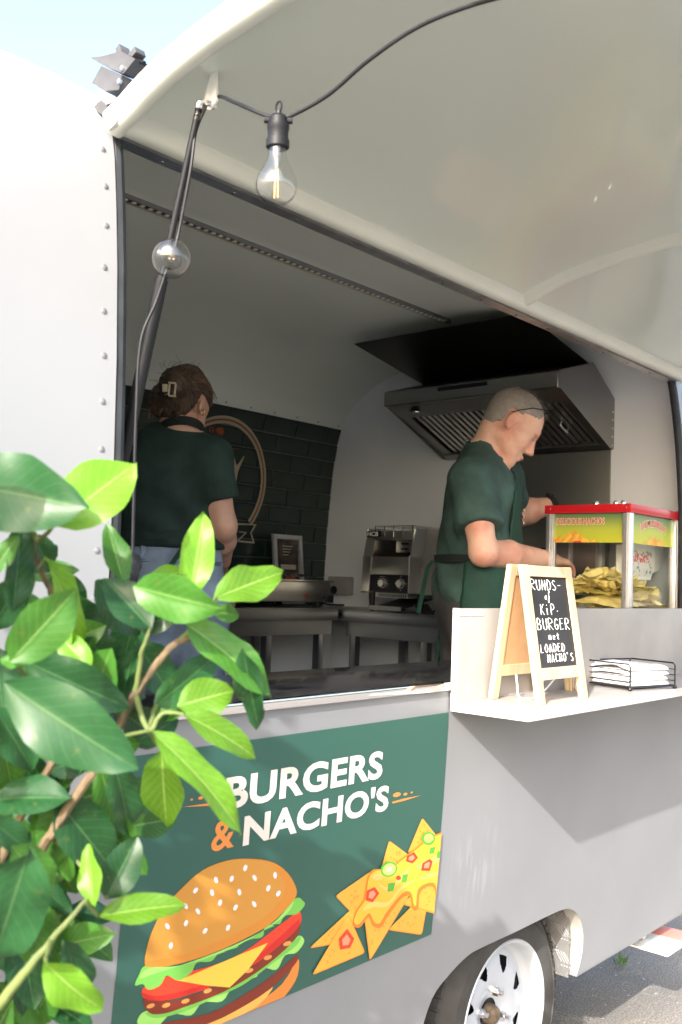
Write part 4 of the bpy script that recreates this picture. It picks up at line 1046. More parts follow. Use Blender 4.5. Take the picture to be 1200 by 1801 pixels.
text_on('HOT&FRESH', 'banner_outline', MATS['banner_white'], b2_, archt(.0004), bold=.04, scale=(.20*W2, .80*W2, zb0+.56*Hb, zb0+.84*Hb))
text_on('HOT&FRESH', 'banner_lettering', MATS['banner_red'], b2_, archt(.0008), bold=.012, scale=(.207*W2, .793*W2, zb0+.578*Hb, zb0+.822*Hb))
chips_on(.28*W2, .78*W2, fr_, zb0+.0005, .42*Hb, 12, b2_)

# tortilla chips heaped inside
mat('corn_chip', (.92, .76, .34), .6, var=.18, vs=26, bump=.12, bs=70)
mat('corn_chip_toasted', (.88, .69, .28), .62, var=.25, vs=22, bump=.12, bs=70)
def chip_mesh(sd):
    rnd = random.Random(sd)
    bm = bmesh.new(); s_ = .031
    edge = []
    for i in range(3):
        a0 = R(90+120*i+rnd.uniform(-7, 7)); r_ = s_*rnd.uniform(.9, 1.15)
        for t in (-.28, 0, .28): edge.append((math.cos(a0+t)*r_*(1-.18*abs(t)/.28), math.sin(a0+t)*r_*(1-.18*abs(t)/.28)))
        am = a0+R(60); edge.append((math.cos(am)*s_*.66, math.sin(am)*s_*.66))
    cu, cv = rnd.uniform(4, 11), rnd.uniform(-6, 6)
    hz = lambda x, y: cu*x*x+cv*x*y+rnd.uniform(-.0008, .0008)
    def ringv(k, dz): return [bm.verts.new((x*k, y*k, hz(x*k, y*k)+dz)) for x, y in edge]
    for sgn in (1, -1):
        o_ = ringv(1, sgn*.0006); i_ = ringv(.55, sgn*.0008); c_ = bm.verts.new((0, 0, sgn*.0008)); n_ = len(edge)
        for k in range(n_):
            j = (k+1) % n_
            f1 = (o_[k], o_[j], i_[j], i_[k]); f2 = (i_[k], i_[j], c_)
            bm.faces.new(f1 if sgn > 0 else f1[::-1]); bm.faces.new(f2 if sgn > 0 else f2[::-1])
    me = bpy.data.meshes.new('tortilla_chip'); bm.to_mesh(me); bm.free(); finish(me, 'corn_chip' if sd % 3 else 'corn_chip_toasted', 50); return me
CHM = [chip_mesh(k) for k in range(8)]
rc = random.Random(5)
def heap(x, y):
    # height of the heap: high along the left pane's back, falling to the front right
    u = (x-NX0)/(NX1-NX0); v = (y-NY0)/(NY1-NY0)
    return 1.352+.088*math.exp(-((u-.32)/.42)**2-((v-.5)/.6)**2)+.016*math.exp(-((u-.6)/.2)**2)
nchip = 0
for layer in range(3):
    for i in range(11):
        for j in range(8):
            x = NX0+.045+(NX1-NX0-.09)*(i+.5+rc.uniform(-.4, .4))/11; y = NY0+.045+(NY1-NY0-.09)*(j+.5+rc.uniform(-.4, .4))/8
            z = heap(x, y)-.006*layer+rc.uniform(-.008, .022)
            if layer == 2 and rc.random() < .3: continue
            o = bpy.data.objects.new('tortilla_chip', CHM[rc.randrange(8)])
            link(o, None, Vector((x, y, z)))
            tl = .4 if layer else .6
            o.rotation_euler = (rc.gauss(0, tl*.7), rc.gauss(0, tl*.7), rc.uniform(0, 6.28))
            o.scale = (1.2, 1.2, 1.2)
            tag(o, 'yellow tortilla chip in the heap inside the glass warmer', 'tortilla chip', 'tortilla chips heaped in the nacho warmer'); nchip += 1
# filler under the visible chips
m = MB(); m.grid(lambda x, y: Vector((x, y, heap(x, y)-.045+.006*mnoise.noise((x*60, y*60, 0)))), list(np.linspace(NX0+.03, NX1-.03, 18)), list(np.linspace(NY0+.03, NY1-.03, 14)))
fo = m.build('tortilla_chip_mass', 'corn_chip_toasted', None, smooth=0); tag(fo, 'broken tortilla chips at the bottom of the warmer', None, None, 'stuff')

# white dispenser shape taken for a reflection, modelled as a solid inside the warmer
DY = 1.36
dz = [(1108, 958), (1140, 955), (1152, 959), (1159, 970), (1161, 987), (1160, 1002), (1147, 1007), (1144, 1019), (1108, 1019)]
DS = thing('reflected_dispenser', (oY(1130, 1040, DY).x, DY+.03, PZ0+.004), 'reflected white dispenser shape modelled as a solid inside the nacho warmer', 'dispenser')
P_ = [(p.x, p.z) for p in (oY(*q, DY) for q in dz)]
mat('dispenser_white', (.82, .79, .72), .35)
m = MB(); m.prism(P_, lambda a_, b_, w_: Vector((a_, w_, b_)), DY, DY+.045); m.build('dispenser_body', 'dispenser_white', DS, bevel=.006, seg=3)
q0, q1 = oY(1114, 966, DY), oY(1148, 1015, DY)
mat('label_print', (.75, .68, .60), .4, var=.5, vs=45, col2=(.13, .32, .24), thresh=(.40, .46))
m = MB(); m.add([(q0.x, DY-.0008, q1.z), (q1.x-.02, DY-.0008, q1.z), (q1.x, DY-.0008, q1.z+.03), (q1.x, DY-.0008, q0.z-.01), (q1.x-.012, DY-.0008, q0.z), (q0.x, DY-.0008, q0.z)], [(0, 1, 2, 3, 4, 5)]); lb = m.build('dispenser_label', 'label_print', DS, smooth=0)
mat('label_red', (.6, .08, .06), .4, var=.5, vs=80, col2=(.75, .65, .6), thresh=(.45, .52))
m = MB(); m.add([(q0.x, DY-.0014, q1.z+.045), (q1.x-.03, DY-.0014, q1.z+.045), (q1.x-.03, DY-.0014, q0.z-.012), (q0.x, DY-.0014, q0.z-.012)], [(0, 1, 2, 3)]); m.build('label_panel', 'label_red', lb, smooth=0)
c = oY(1121, 1030, DY); m = MB(); m.cyl((c.x, DY+.03, c.z+.02), (c.x, DY+.03, c.z-.03), .012, .009, 14); m.build('spout', 'dispenser_white', DS)
m = MB(); m.cyl((c.x, DY+.03, PZ0+.004), (c.x, DY+.03, c.z-.03), .016, .016, 18); m.build('dispenser_stand', 'dispenser_white', DS)

# wrapped paper trays left of the warmer
PT = thing('paper_tray_pack', (2.62, 1.40, NZ0), 'clear bag of paper trays lying left of the nacho warmer', 'bag')
mat('paper_brown', (.55, .42, .30), .7, var=.1, vs=30)
for k in range(9):
    m = MB(); m.b2((2.40+.002*k, 1.31, NZ0+.004+.017*k), (2.70+.003*(k % 3), 1.43, NZ0+.018+.017*k)); m.build('paper_tray', 'paper_brown', PT, bevel=.003)
m = MB(); 
def bagf(u, v):
    a_ = v*2*math.pi; n_ = mnoise.noise((u*8, math.cos(a_)*3, math.sin(a_)*3))
    return Vector((2.38+.37*u, 1.37+(.075+.012*n_)*math.cos(a_)*(1-.25*u**6), NZ0+.088+(.088+.006*n_)*math.sin(a_)*(1-.3*u**8)))
m.grid(bagf, list(np.linspace(0, 1, 26)), list(np.linspace(0, 1, 26)))
m.build('plastic_bag', film, PT, smooth=25)

# menu card at the right end of the counter
MC = thing('menu_card', (3.26, 1.30, ZSILL), 'red and white folded card at the right end of the counter', 'card')
p0, p1 = oY(1195, 1020, 1.295), oY(1203, 1075, 1.295)
mat('card_teal', (.25, .5, .55), .4)
m = MB(); m.hexa([(p1.x, 1.29, ZSILL+.013), (p1.x+.10, 1.29, ZSILL+.013), (p1.x+.10, 1.293, ZSILL+.013), (p1.x, 1.293, ZSILL+.013), (p0.x, 1.30, p0.z), (p0.x+.12, 1.30, p0.z), (p0.x+.12, 1.303, p0.z), (p0.x, 1.303, p0.z)]); m.build('card_front', 'banner_white', MC)
m = MB(); m.hexa([(p1.x-.012, 1.288, ZSILL+.013), (p1.x-.0002, 1.288, ZSILL+.013), (p1.x-.0002, 1.292, ZSILL+.013), (p1.x-.012, 1.292, ZSILL+.013), (p0.x-.012, 1.299, p0.z), (p0.x-.0002, 1.299, p0.z), (p0.x-.0002, 1.303, p0.z), (p0.x-.012, 1.303, p0.z)]); m.build('card_edge', 'banner_red', MC)

# ------------------------------------------------------------------ chalkboard A-sign on the shelf
ZS = 1.156
AS = thing('chalkboard_sign', (2.04, 1.15, ZS), 'small wooden A-frame chalkboard with white handwriting on the serving shelf', 'sign')
mat('pine', (.60, .44, .275), .55, var=.12, vs=6, stretch=(6, 6, .6), bump=.02, bs=40)
mat('chalk_black', (.02, .02, .022), .7, var=.5, vs=5)
mat('mdf_back', (.50, .31, .16), .7, var=.06, vs=40)
ax0, ax1 = 1.930, 2.158; yF, yBk, yT = 1.102, 1.212, 1.158; zT = 1.466
def apt(front, x, s, d=0.):    # s: height above the shelf, d: out of the board
    yb_ = yF if front else yBk; t = s/(zT-ZS)
    y = yb_+((yT-.004 if front else yT+.012)-yb_)*t
    return Vector((x, y+(-d if front else d), ZS+s))
def abar(front, xa, xb, sa, sb, name, parent=AS, d0=0, d1=.013, mt='pine', bev=.0015):
    m = MB(); m.hexa([apt(front, xa, sa, d0), apt(front, xb, sa, d0), apt(front, xb, sa, d1), apt(front, xa, sa, d1), apt(front, xa, sb, d0), apt(front, xb, sb, d0), apt(front, xb, sb, d1), apt(front, xa, sb, d1)]); return m.build(name, mt, parent, smooth=0, bevel=bev)
HS_ = zT-ZS
for fr in (True, False):
    abar(fr, ax0, ax0+.026, 0, HS_, 'leg'); abar(fr, ax1-.026, ax1, 0, HS_, 'leg')
    abar(fr, ax0+.0263, ax1-.0263, HS_-.026, HS_-.001, 'rail'); abar(fr, ax0+.0263, ax1-.0263, .052, .078, 'rail')
bd = abar(True, ax0+.0263, ax1-.0263, .0783, HS_-.0263, 'chalkboard', d0=.003, d1=.008, mt='chalk_black', bev=0)
abar(False, ax0+.0263, ax1-.0263, .0783, HS_-.0263, 'back_board', d0=.003, d1=.008, mt='mdf_back', bev=0)
abar(True, ax0+.0264, ax1-.0264, .0784, HS_-.0264, 'board_backing', d0=.0005, d1=.0028, mt='mdf_back', bev=0)
for xx in (ax0+.013, ax1-.013):
    for s in (HS_-.012, HS_-.018):
        c = apt(True, xx, s, .0132); m = MB(); m.lathe([(0, .001), (.002, .0008), (.0026, 0)], c, (0, -1, .2), 8); m.build('screw', 'zinc', AS)
# handwriting as chalk strokes; each letter a set of polylines in a 1x1 cell
LT = {'R': [[(0, 0), (0, 1), (.6, .95), (.65, .65), (.05, .5), (.75, 0)]], 'U': [[(0, 1), (.05, .2), (.35, 0), (.65, .15), (.7, 1)]], 'N': [[(0, 0), (.05, 1), (.65, 0), (.7, 1)]], 'D': [[(0, 0), (.05, 1), (.6, .8), (.7, .4), (.45, .05), (0, 0)]], 'S': [[(.65, .9), (.3, 1), (.05, .75), (.35, .5), (.65, .25), (.35, 0), (0, .1)]], '-': [[(.1, .45), (.55, .45)]], 'K': [[(0, 0), (.05, 1)], [(.65, 1), (.1, .5), (.7, 0)]], 'i': [[(.25, 0), (.25, .62)], [(.25, .88), (.25, .95)]], 'P': [[(0, 0), (.05, 1), (.6, .95), (.65, .6), (.1, .45)]], '.': [[(.2, .4), (.35, .4)]], 'B': [[(0, 0), (.05, 1), (.55, .9), (.5, .6), (.1, .52), (.65, .4), (.6, .08), (0, 0)]], 'G': [[(.7, .85), (.35, 1), (.05, .6), (.2, .05), (.6, .1), (.68, .42), (.4, .42)]], 'E': [[(.6, 1), (.05, .98), (0, 0), (.62, .02)], [(.03, .52), (.5, .54)]], 'o': [[(.35, .6), (.1, .4), (.2, .05), (.5, .1), (.55, .45), (.35, .6)]], 'f': [[(.6, 1.1), (.4, 1.25), (.25, .9), (.25, -.3), (.05, -.45), (.1, -.1), (.5, .4)]], 'm': [[(0, 0), (.05, .6)], [(.05, .45), (.25, .6), (.3, 0)], [(.3, .45), (.5, .6), (.6, 0)]], 'e': [[(.1, .3), (.5, .35), (.4, .6), (.1, .5), (.1, .1), (.55, .08)]], 't': [[(.25, .95), (.25, .1), (.5, .05)], [(.0, .62), (.55, .66)]], 'L': [[(.05, 1), (0, 0), (.55, .03)]], 'O': [[(.35, 1), (.03, .6), (.1, .1), (.5, .03), (.7, .5), (.55, .95), (.35, 1)]], 'A': [[(0, 0), (.35, 1), (.68, 0)], [(.12, .38), (.55, .4)]], 'C': [[(.65, .85), (.3, 1), (.03, .5), (.25, .03), (.65, .15)]], 'H': [[(0, 0), (.03, 1)], [(.6, 0), (.63, 1)], [(.03, .5), (.6, .52)]], "'": [[(.2, 1.1), (.15, .85)]]}
mat('chalk', (.85, .85, .84), .8, var=.1, vs=200)
bw = ax1-ax0-.053; bx = ax0+.0265
def write(txt, x, s, h, wd, sk=0.0):
    n_ = len(txt); adv = wd/n_
    for k, ch in enumerate(txt):
        if ch == ' ' or ch not in LT: continue
        m = MB(); jit = random.uniform(-.04, .04)
        for st in LT[ch]:
            pts = [(bx+x+adv*(k+.86*a_+.02)+sk*b_*h, s+h*(b_+jit)+.0045*0) for a_, b_ in st]
            if len(pts) > 2 and ch in 'UDSPBGoOfCeRm': pts = [(p.x, p.y) for p in catmull([(a_, b_, 0) for a_, b_ in pts], 4)]
            m.tube([apt(True, a_, b_, .0086) for a_, b_ in pts], .00085, 5)
        m.build('chalk_letter', 'chalk', bd)
sH = HS_-.0263-.0783; s0 = .0783
write('RUNDS-', .006, s0+sH*.855, .023, .148); write('of', .062, s0+sH*.745, .015, .030, .1); write('KiP.', .036, s0+sH*.575, .024, .095)
write('BURGER', .012, s0+sH*.41, .025, .158); write('met', .058, s0+sH*.30, .016, .056); write('LOADED', .014, s0+sH*.165, .018, .118); write("NACHO'S", .040, s0+sH*.055, .018, .128)

# napkin basket
NBC = (2.52, 1.152); nrot = R(-14); nL, nWd = .185, .15
NB = thing('napkin_basket', (*NBC, ZS), 'black wire basket holding white napkins on the shelf', 'basket')
cr2, sr2 = math.cos(nrot), math.sin(nrot)
def nb(x, y, z): return Vector((NBC[0]+x*cr2-y*sr2, NBC[1]+x*sr2+y*cr2, ZS+z))
mat('wire_black', (.012, .012, .015), .4)
hx_, hy_ = nL/2, nWd/2
for sx_ in (-1, 1):
    for sy_ in (-1, 1):
        m = MB(); m.lathe([(0, .009), (.005, .0075), (.0062, .004), (.004, 0)], nb(sx_*hx_, sy_*hy_, .0), (0, 0, 1), 12); m.build('foot', 'wire_black', NB)
for s in (-1, 1):
    m = MB(); m.tube([nb(s*hx_, -hy_, .008), nb(s*hx_, -hy_, .062), nb(s*hx_, -hy_+.006, .068), nb(s*hx_, hy_-.006, .068), nb(s*hx_, hy_, .062), nb(s*hx_, hy_, .008), nb(s*hx_, -hy_, .008)], .0022, 7); m.build('side_frame', 'wire_black', NB)
    for k in range(3):
        m = MB(); zz_ = .021+k*.015; m.tube([nb(s*hx_, -hy_, zz_), nb(s*hx_, hy_, zz_)], .0013, 6); m.build('side_wire', 'wire_black', NB)
for y in (-hy_, hy_):
    m = MB(); m.tube([nb(-hx_, y, .008), nb(hx_, y, .008)], .0022, 7); m.build('base_wire', 'wire_black', NB)
m = MB(); m.tube([nb(-hx_, hy_, .067), nb(hx_, hy_, .067)], .0022, 7); m.build('top_wire', 'wire_black', NB)
for k in range(12):
    m = MB(); x = -hx_+.012+k*.0146; m.tube([nb(x, -hy_, .0075), nb(x, hy_, .0075)], .0012, 5); m.build('base_wire', 'wire_black', NB)
mat('napkin', (.70, .70, .72), .9, bump=.03, bs=80)
NP = thing('napkin_stack', (*NBC, ZS+.01), 'stack of folded white paper napkins in the wire basket', 'napkins')
for k in range(4):
    m = MB(); rr_ = random.Random(k)
    dx_, dy_, da = rr_.uniform(-.004, .004), rr_.uniform(-.004, .004), rr_.uniform(-.03, .03)
    z0_ = .0105+k*.0132
    def nf(u, v, top):
        x = (u-.5)*(nL-.022)+dx_+da*(v-.5)*.1; y = (v-.5)*(nWd-.018)+dy_-da*(u-.5)*.1
        e_ = min(u, 1-u, v, 1-v)*8; e_ = min(e_, 1)
        z = z0_+(.0130*math.sqrt(max(.02, 1-(1-e_)**2)) if top else 0)
        if k >= 2: z += (.008+.012*(k-2))*max(0, (.6-u))*max(0, math.sin(v*3.1))+.002*mnoise.noise((u*5, v*5, k))
        return nb(x, y, z)
    uu = [0, .012, .03, .06, .1, .18, .3, .4, .5, .6, .7, .82, .9, .94, .97, .988, 1]
    m.grid(lambda u, v: nf(u, v, True), uu, uu); m.grid(lambda u, v: nf(u, v, False), uu, uu)
    for fx in (0, 1):
        m.grid(lambda t, v: nf(fx, v, t > .5), [0, 1], uu); m.grid(lambda t, v: nf(v, fx, t > .5), [0, 1], uu)
    m.build('napkin', 'napkin', NP, smooth=50)
# white cord and wooden skewers behind the sign
m = MB(); m.tube(catmull([oY(908, 1186, 1.20), oY(910, 1205, 1.195), oZ(912, 1224, ZS+.004), oZ(925, 1229, ZS+.003), oZ(945, 1226, ZS+.003), oY(960, 1212, 1.18), oY(975, 1195, 1.2)], 6), .0022, 8)
tag(m.build('white_cord', 'white_plastic'), 'thin white cord lying under the chalkboard sign', 'cord')
c = oZ(995, 1213, ZS)
SK = thing('skewer_bundle', (min(c.x, 2.3), 1.195, ZS), 'bundle of wooden skewers standing behind the chalkboard sign', 'skewers')
mat('skewer', (.62, .46, .27), .6, var=.15, vs=20)
for k in range(26):
    a_ = random.uniform(0, 6.28); r_ = .020*math.sqrt(random.random())
    m = MB(); x, y = SK.location.x+r_*math.cos(a_), 1.195+r_*math.sin(a_); m.cyl((x, y, ZS), (x+.004*math.cos(a_), y+.004*math.sin(a_), ZS+random.uniform(.045, .052)), .0017, n=6); m.build('skewer', 'skewer', SK)

# ------------------------------------------------------------------ string of lights
SL = thing('string_light', (.95, 1.14, 2.16), 'string of clear bulbs on black cable hung from the open hatch', 'string light')
B1 = oD(487, 298, 1.37); S1 = oD(490, 208, 1.37)
m = MB()
cab = catmull([oX(372, 186, .955), oX(385, 170, .955), oD(420, 183, 1.40), oD(465, 202, 1.37), S1, oD(520, 200, 1.365), oD(580, 165, 1.34), oD(650, 105, 1.30), oD(740, 45, 1.26), oD(850, 3, 1.22), oD(960, -20, 1.2)], 8)
m.tube(cab, .0029, 10); m.build('cable', 'black_plastic', SL)
m = MB(); m.tube(catmull([oX(365, 182, .95), oX(345, 230, .945), oX(335, 300, .942), oX(312, 420, .94), oD(300, 455, 1.50), oD(275, 530, 1.50), oD(248, 600, 1.50), oD(240, 720, 1.50), oD(236, 860, 1.5), oD(233, 990, 1.5)], 8), .0026, 8); m.build('cable', 'black_plastic', SL)
BG = glass_mat('bulb_glass', (.97, .975, .975), 2.2, .02, .07)
mat('filament', (.9, .55, .2), .4)
FIL = bpy.data.materials.new('lit_filament'); FIL.use_nodes = True
pb_ = FIL.node_tree.nodes['Principled BSDF']; pb_.inputs['Base Color'].default_value = (.9, .6, .3, 1)
MATS['lit_filament'] = FIL
def bulb(top, axis, name='bulb', sc=1.0, hook=True):
    axis = Vector(axis).normalized(); top = Vector(top)
    m = MB(); m.lathe([(0, -.004), (.010, -.004), (.0135, 0), (.0135, .008), (.0155, .0085), (.0155, .016), (.0145, .018), (.0145, .030), (.0165, .031), (.0165, .041), (.0145, .0425), (0, .0425)], top, axis, 24)
    so_ = m.build('lamp_socket', 'black_plastic', SL, smooth=30)
    if hook:
        u, v, d_ = basis(axis)
        m = MB(); m.tube([top-axis*(.016)+(u*math.cos(t)*.0055+axis*math.sin(t)*.0075) for t in np.linspace(0, 2*math.pi, 15)[:-1]], .0016, 6, closed=True); m.cyl(top-axis*.010, top, .004, .005, 10); m.build('hanging_loop', 'black_plastic', so_)
        m = MB(); sd_ = axis.cross(_F).normalized(); m.cyl(top+axis*.003-sd_*.02, top+axis*.003+sd_*.02, .0045, n=10); m.build('cable_gland', 'black_plastic', so_)
    m = MB(); pr_ = [(.0125, .040), (.0128, .050), (.0145, .060), (.019, .072), (.0245, .083), (.0285, .094), (.030, .104), (.0288, .115), (.0245, .125), (.017, .1325), (.008, .1365), (0, .1375)]
    pr_ = [(r_*.97, .04+(h_-.04)*.84) for r_, h_ in pr_]; m.lathe(pr_, top, axis, 36); bl = m.build('bulb', BG, SL, smooth=80)
    m = MB(); m.lathe([(.0, .045), (.008, .045), (.006, .055), (.0045, .068), (.006, .072), (0, .073)], top, axis, 14); m.build('glass_stem', BG, bl)
    m = MB(); 
    u, v, d_ = basis(axis)
    for s in (-1, 1): m.cyl(top+axis*.072+u*.002*s, top+axis*.112+u*.0035*s, .0009, n=6)
    m.build('filament', 'filament', bl)
    return bl
bulb(S1-_DN*(-.0), _DN*1.0+_RT*(-.03))
# one bulb lies along the strut with its round end towards the customer
d2 = (Vector((0, 0, CAM_H))-oD(302, 455, 1.43)).normalized()
bulb(oD(302, 455, 1.43)-d2*.105, d2, hook=False)
d3 = (Vector((0, 0, CAM_H))-oD(228, 1022, 1.36)).normalized()*.7+_DN*.5+_RT*(-.2)
bulb(oD(234, 985, 1.40), d3, hook=False)
# ------------------------------------------------------------------ people: signed-distance bodies turned into one mesh each
def surface_nets(Fv, xs, ys, zs):
    nx, ny, nz = Fv.shape
    ins = Fv < 0
    cnt = np.zeros((nx-1, ny-1, nz-1), np.int32); sm = np.zeros((nx-1, ny-1, nz-1, 3), np.float64)
    ax_ = (np.asarray(xs), np.asarray(ys), np.asarray(zs))
    for d in range(3):
        sl0 = [slice(None)]*3; sl1 = [slice(None)]*3; sl0[d] = slice(0, -1); sl1[d] = slice(1, None)
        f0, f1 = Fv[tuple(sl0)], Fv[tuple(sl1)]
        cr = ins[tuple(sl0)] != ins[tuple(sl1)]
        I = np.argwhere(cr)
        if len(I) == 0: continue
        a0 = f0[cr]; a1 = f1[cr]; t = a0/(a0-a1)
        P = np.stack([ax_[k][I[:, k]] for k in range(3)], 1)
        P[:, d] += t*(ax_[d][I[:, d]+1]-ax_[d][I[:, d]])
        e1, e2 = [k for k in range(3) if k != d]
        for o1 in (0, -1):
            for o2 in (0, -1):
                J = I.copy(); J[:, e1] += o1; J[:, e2] += o2
                ok = (J[:, e1] >= 0) & (J[:, e2] >= 0) & (J[:, e1] < cnt.shape[e1]) & (J[:, e2] < cnt.shape[e2])
                Jk = J[ok]; np.add.at(cnt, tuple(Jk.T), 1); np.add.at(sm, tuple(Jk.T), P[ok])
    act = cnt > 0
    vid = -np.ones(cnt.shape, np.int64); vid[act] = np.arange(act.sum())
    V = sm[act]/cnt[act][:, None]
    Q = []
    for d in range(3):
        sl0 = [slice(None)]*3; sl1 = [slice(None)]*3; sl0[d] = slice(0, -1); sl1[d] = slice(1, None)
        cr = ins[tuple(sl0)] != ins[tuple(sl1)]
        I = np.argwhere(cr); e1, e2 = [(1, 2), (2, 0), (0, 1)][d]
        ok = (I[:, e1] > 0) & (I[:, e2] > 0) & (I[:, e1] < cnt.shape[e1]) & (I[:, e2] < cnt.shape[e2]); I = I[ok]
        if len(I) == 0: continue
        def g_(o1, o2):
            J = I.copy(); J[:, e1] += o1; J[:, e2] += o2; return vid[tuple(J.T)]
        q = np.stack([g_(-1, -1), g_(0, -1), g_(0, 0), g_(-1, 0)], 1)
        flip = ~ins[tuple(I.T)]
        q[flip] = q[flip][:, ::-1]
        Q.append(q)
    return V, np.concatenate(Q)

class SDF:
    def __init__(s, lo, hi, res):
        s.xs, s.ys, s.zs = [np.arange(lo[k], hi[k]+res, res) for k in range(3)]
        s.F = np.full((len(s.xs), len(s.ys), len(s.zs)), 1.0); s.res = res
    def block(s, lo, hi):
        sl = []
        for a_, l_, h_ in zip((s.xs, s.ys, s.zs), lo, hi):
            i0 = max(0, np.searchsorted(a_, l_)-1); i1 = min(len(a_), np.searchsorted(a_, h_)+1); sl.append(slice(i0, max(i1, i0+1)))
        return tuple(sl), s.xs[sl[0]][:, None, None], s.ys[sl[1]][None, :, None], s.zs[sl[2]][None, None, :]
    def _put(s, sl, d, k, sub):
        a_ = s.F[sl]
        if sub:
            d = -d; h = np.clip(.5-.5*(a_-d)/k, 0, 1); s.F[sl] = a_*(1-h)+d*h+k*h*(1-h)
        else:
            h = np.clip(.5+.5*(a_-d)/k, 0, 1); s.F[sl] = a_*(1-h)+d*h-k*h*(1-h)
    def rc(s, a_, b_, ra, rb, k=.02, clip=None, sub=False):
        a_ = np.array(a_); b_ = np.array(b_); m_ = max(ra, rb)+.06+k
        sl, X, Y, Z = s.block(np.minimum(a_, b_)-m_, np.maximum(a_, b_)+m_)
        ab = b_-a_; L2 = max((ab**2).sum(), 1e-9)
        h = np.clip(((X-a_[0])*ab[0]+(Y-a_[1])*ab[1]+(Z-a_[2])*ab[2])/L2, 0, 1)
        d = np.sqrt((X-a_[0]-h*ab[0])**2+(Y-a_[1]-h*ab[1])**2+(Z-a_[2]-h*ab[2])**2)-(ra+(rb-ra)*h)
        if clip is not None:
            n_ = ab/np.sqrt(L2); c_ = a_+ab*clip
            d = np.maximum(d, (X-c_[0])*n_[0]+(Y-c_[1])*n_[1]+(Z-c_[2])*n_[2])
        s._put(sl, d, k, sub); return s
    def el(s, c_, r_, A=None, k=.02, sub=False):
        c_ = np.array(c_); r_ = np.array(r_, float); A = np.eye(3) if A is None else np.array(A)
        m_ = max(r_)+.06+k
        sl, X, Y, Z = s.block(c_-m_, c_+m_)
        u = [(X-c_[0])*A[i][0]+(Y-c_[1])*A[i][1]+(Z-c_[2])*A[i][2] for i in range(3)]
        k0 = np.sqrt(sum((u[i]/r_[i])**2 for i in range(3))); k1 = np.sqrt(sum((u[i]/r_[i]**2)**2 for i in range(3)))+1e-9
        s._put(sl, k0*(k0-1)/k1, k, sub); return s
    def grid(s): return s.xs[:, None, None], s.ys[None, :, None], s.zs[None, None, :]
    def build(s, name, m_, parent, smooth=180, it=1):
        V, Q = surface_nets(s.F, s.xs, s.ys, s.zs)
        c = (V.min(0)+V.max(0))/2
        me = bpy.data.meshes.new(name); me.from_pydata((V-c).tolist(), [], Q.tolist())
        if it:
            bm = bmesh.new(); bm.from_mesh(me)
            for _ in range(it): bmesh.ops.smooth_vert(bm, verts=bm.verts, factor=.5, use_axis_x=True, use_axis_y=True, use_axis_z=True)
            bm.to_mesh(me); bm.free()
        finish(me, m_, 0)
        for p in me.polygons: p.use_smooth = True
        return link(bpy.data.objects.new(name, me), parent, Vector(c))

def skin_mat(name, col, red):
    mat(name, col, .5, var=.08, vs=16, sss=.12, bump=.06, bs=180, col2=red, thresh=(.36, .6))
skin_mat('skin_man', (.72, .44, .33), (.62, .29, .21)); skin_mat('skin_woman', (.60, .36, .27), (.54, .30, .22))
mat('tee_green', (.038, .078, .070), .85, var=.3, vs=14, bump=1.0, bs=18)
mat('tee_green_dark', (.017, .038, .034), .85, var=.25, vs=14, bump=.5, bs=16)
mat('apron_green', (.008, .044, .031), .75, var=.2, vs=12, bump=.4, bs=14)
mat('strap_black', (.008, .013, .013), .8)
mat('denim_blue', (.24, .31, .42), .85, var=.4, vs=9, bump=.12, bs=320)
mat('denim_grey', (.06, .058, .065), .85, var=.25, vs=14, bump=.12, bs=320)
mat('hair_grey', (.29, .255, .23), .65, var=.12, vs=60, bump=.4, bs=260)
mat('hair_brown', (.062, .040, .027), .5, var=.55, vs=28, stretch=(1, 1, .25), bump=.6, bs=120)
mat('lip', (.50, .19, .16), .5); mat('eye_dark', (.02, .015, .012), .3); mat('brow', (.28, .20, .15), .8)

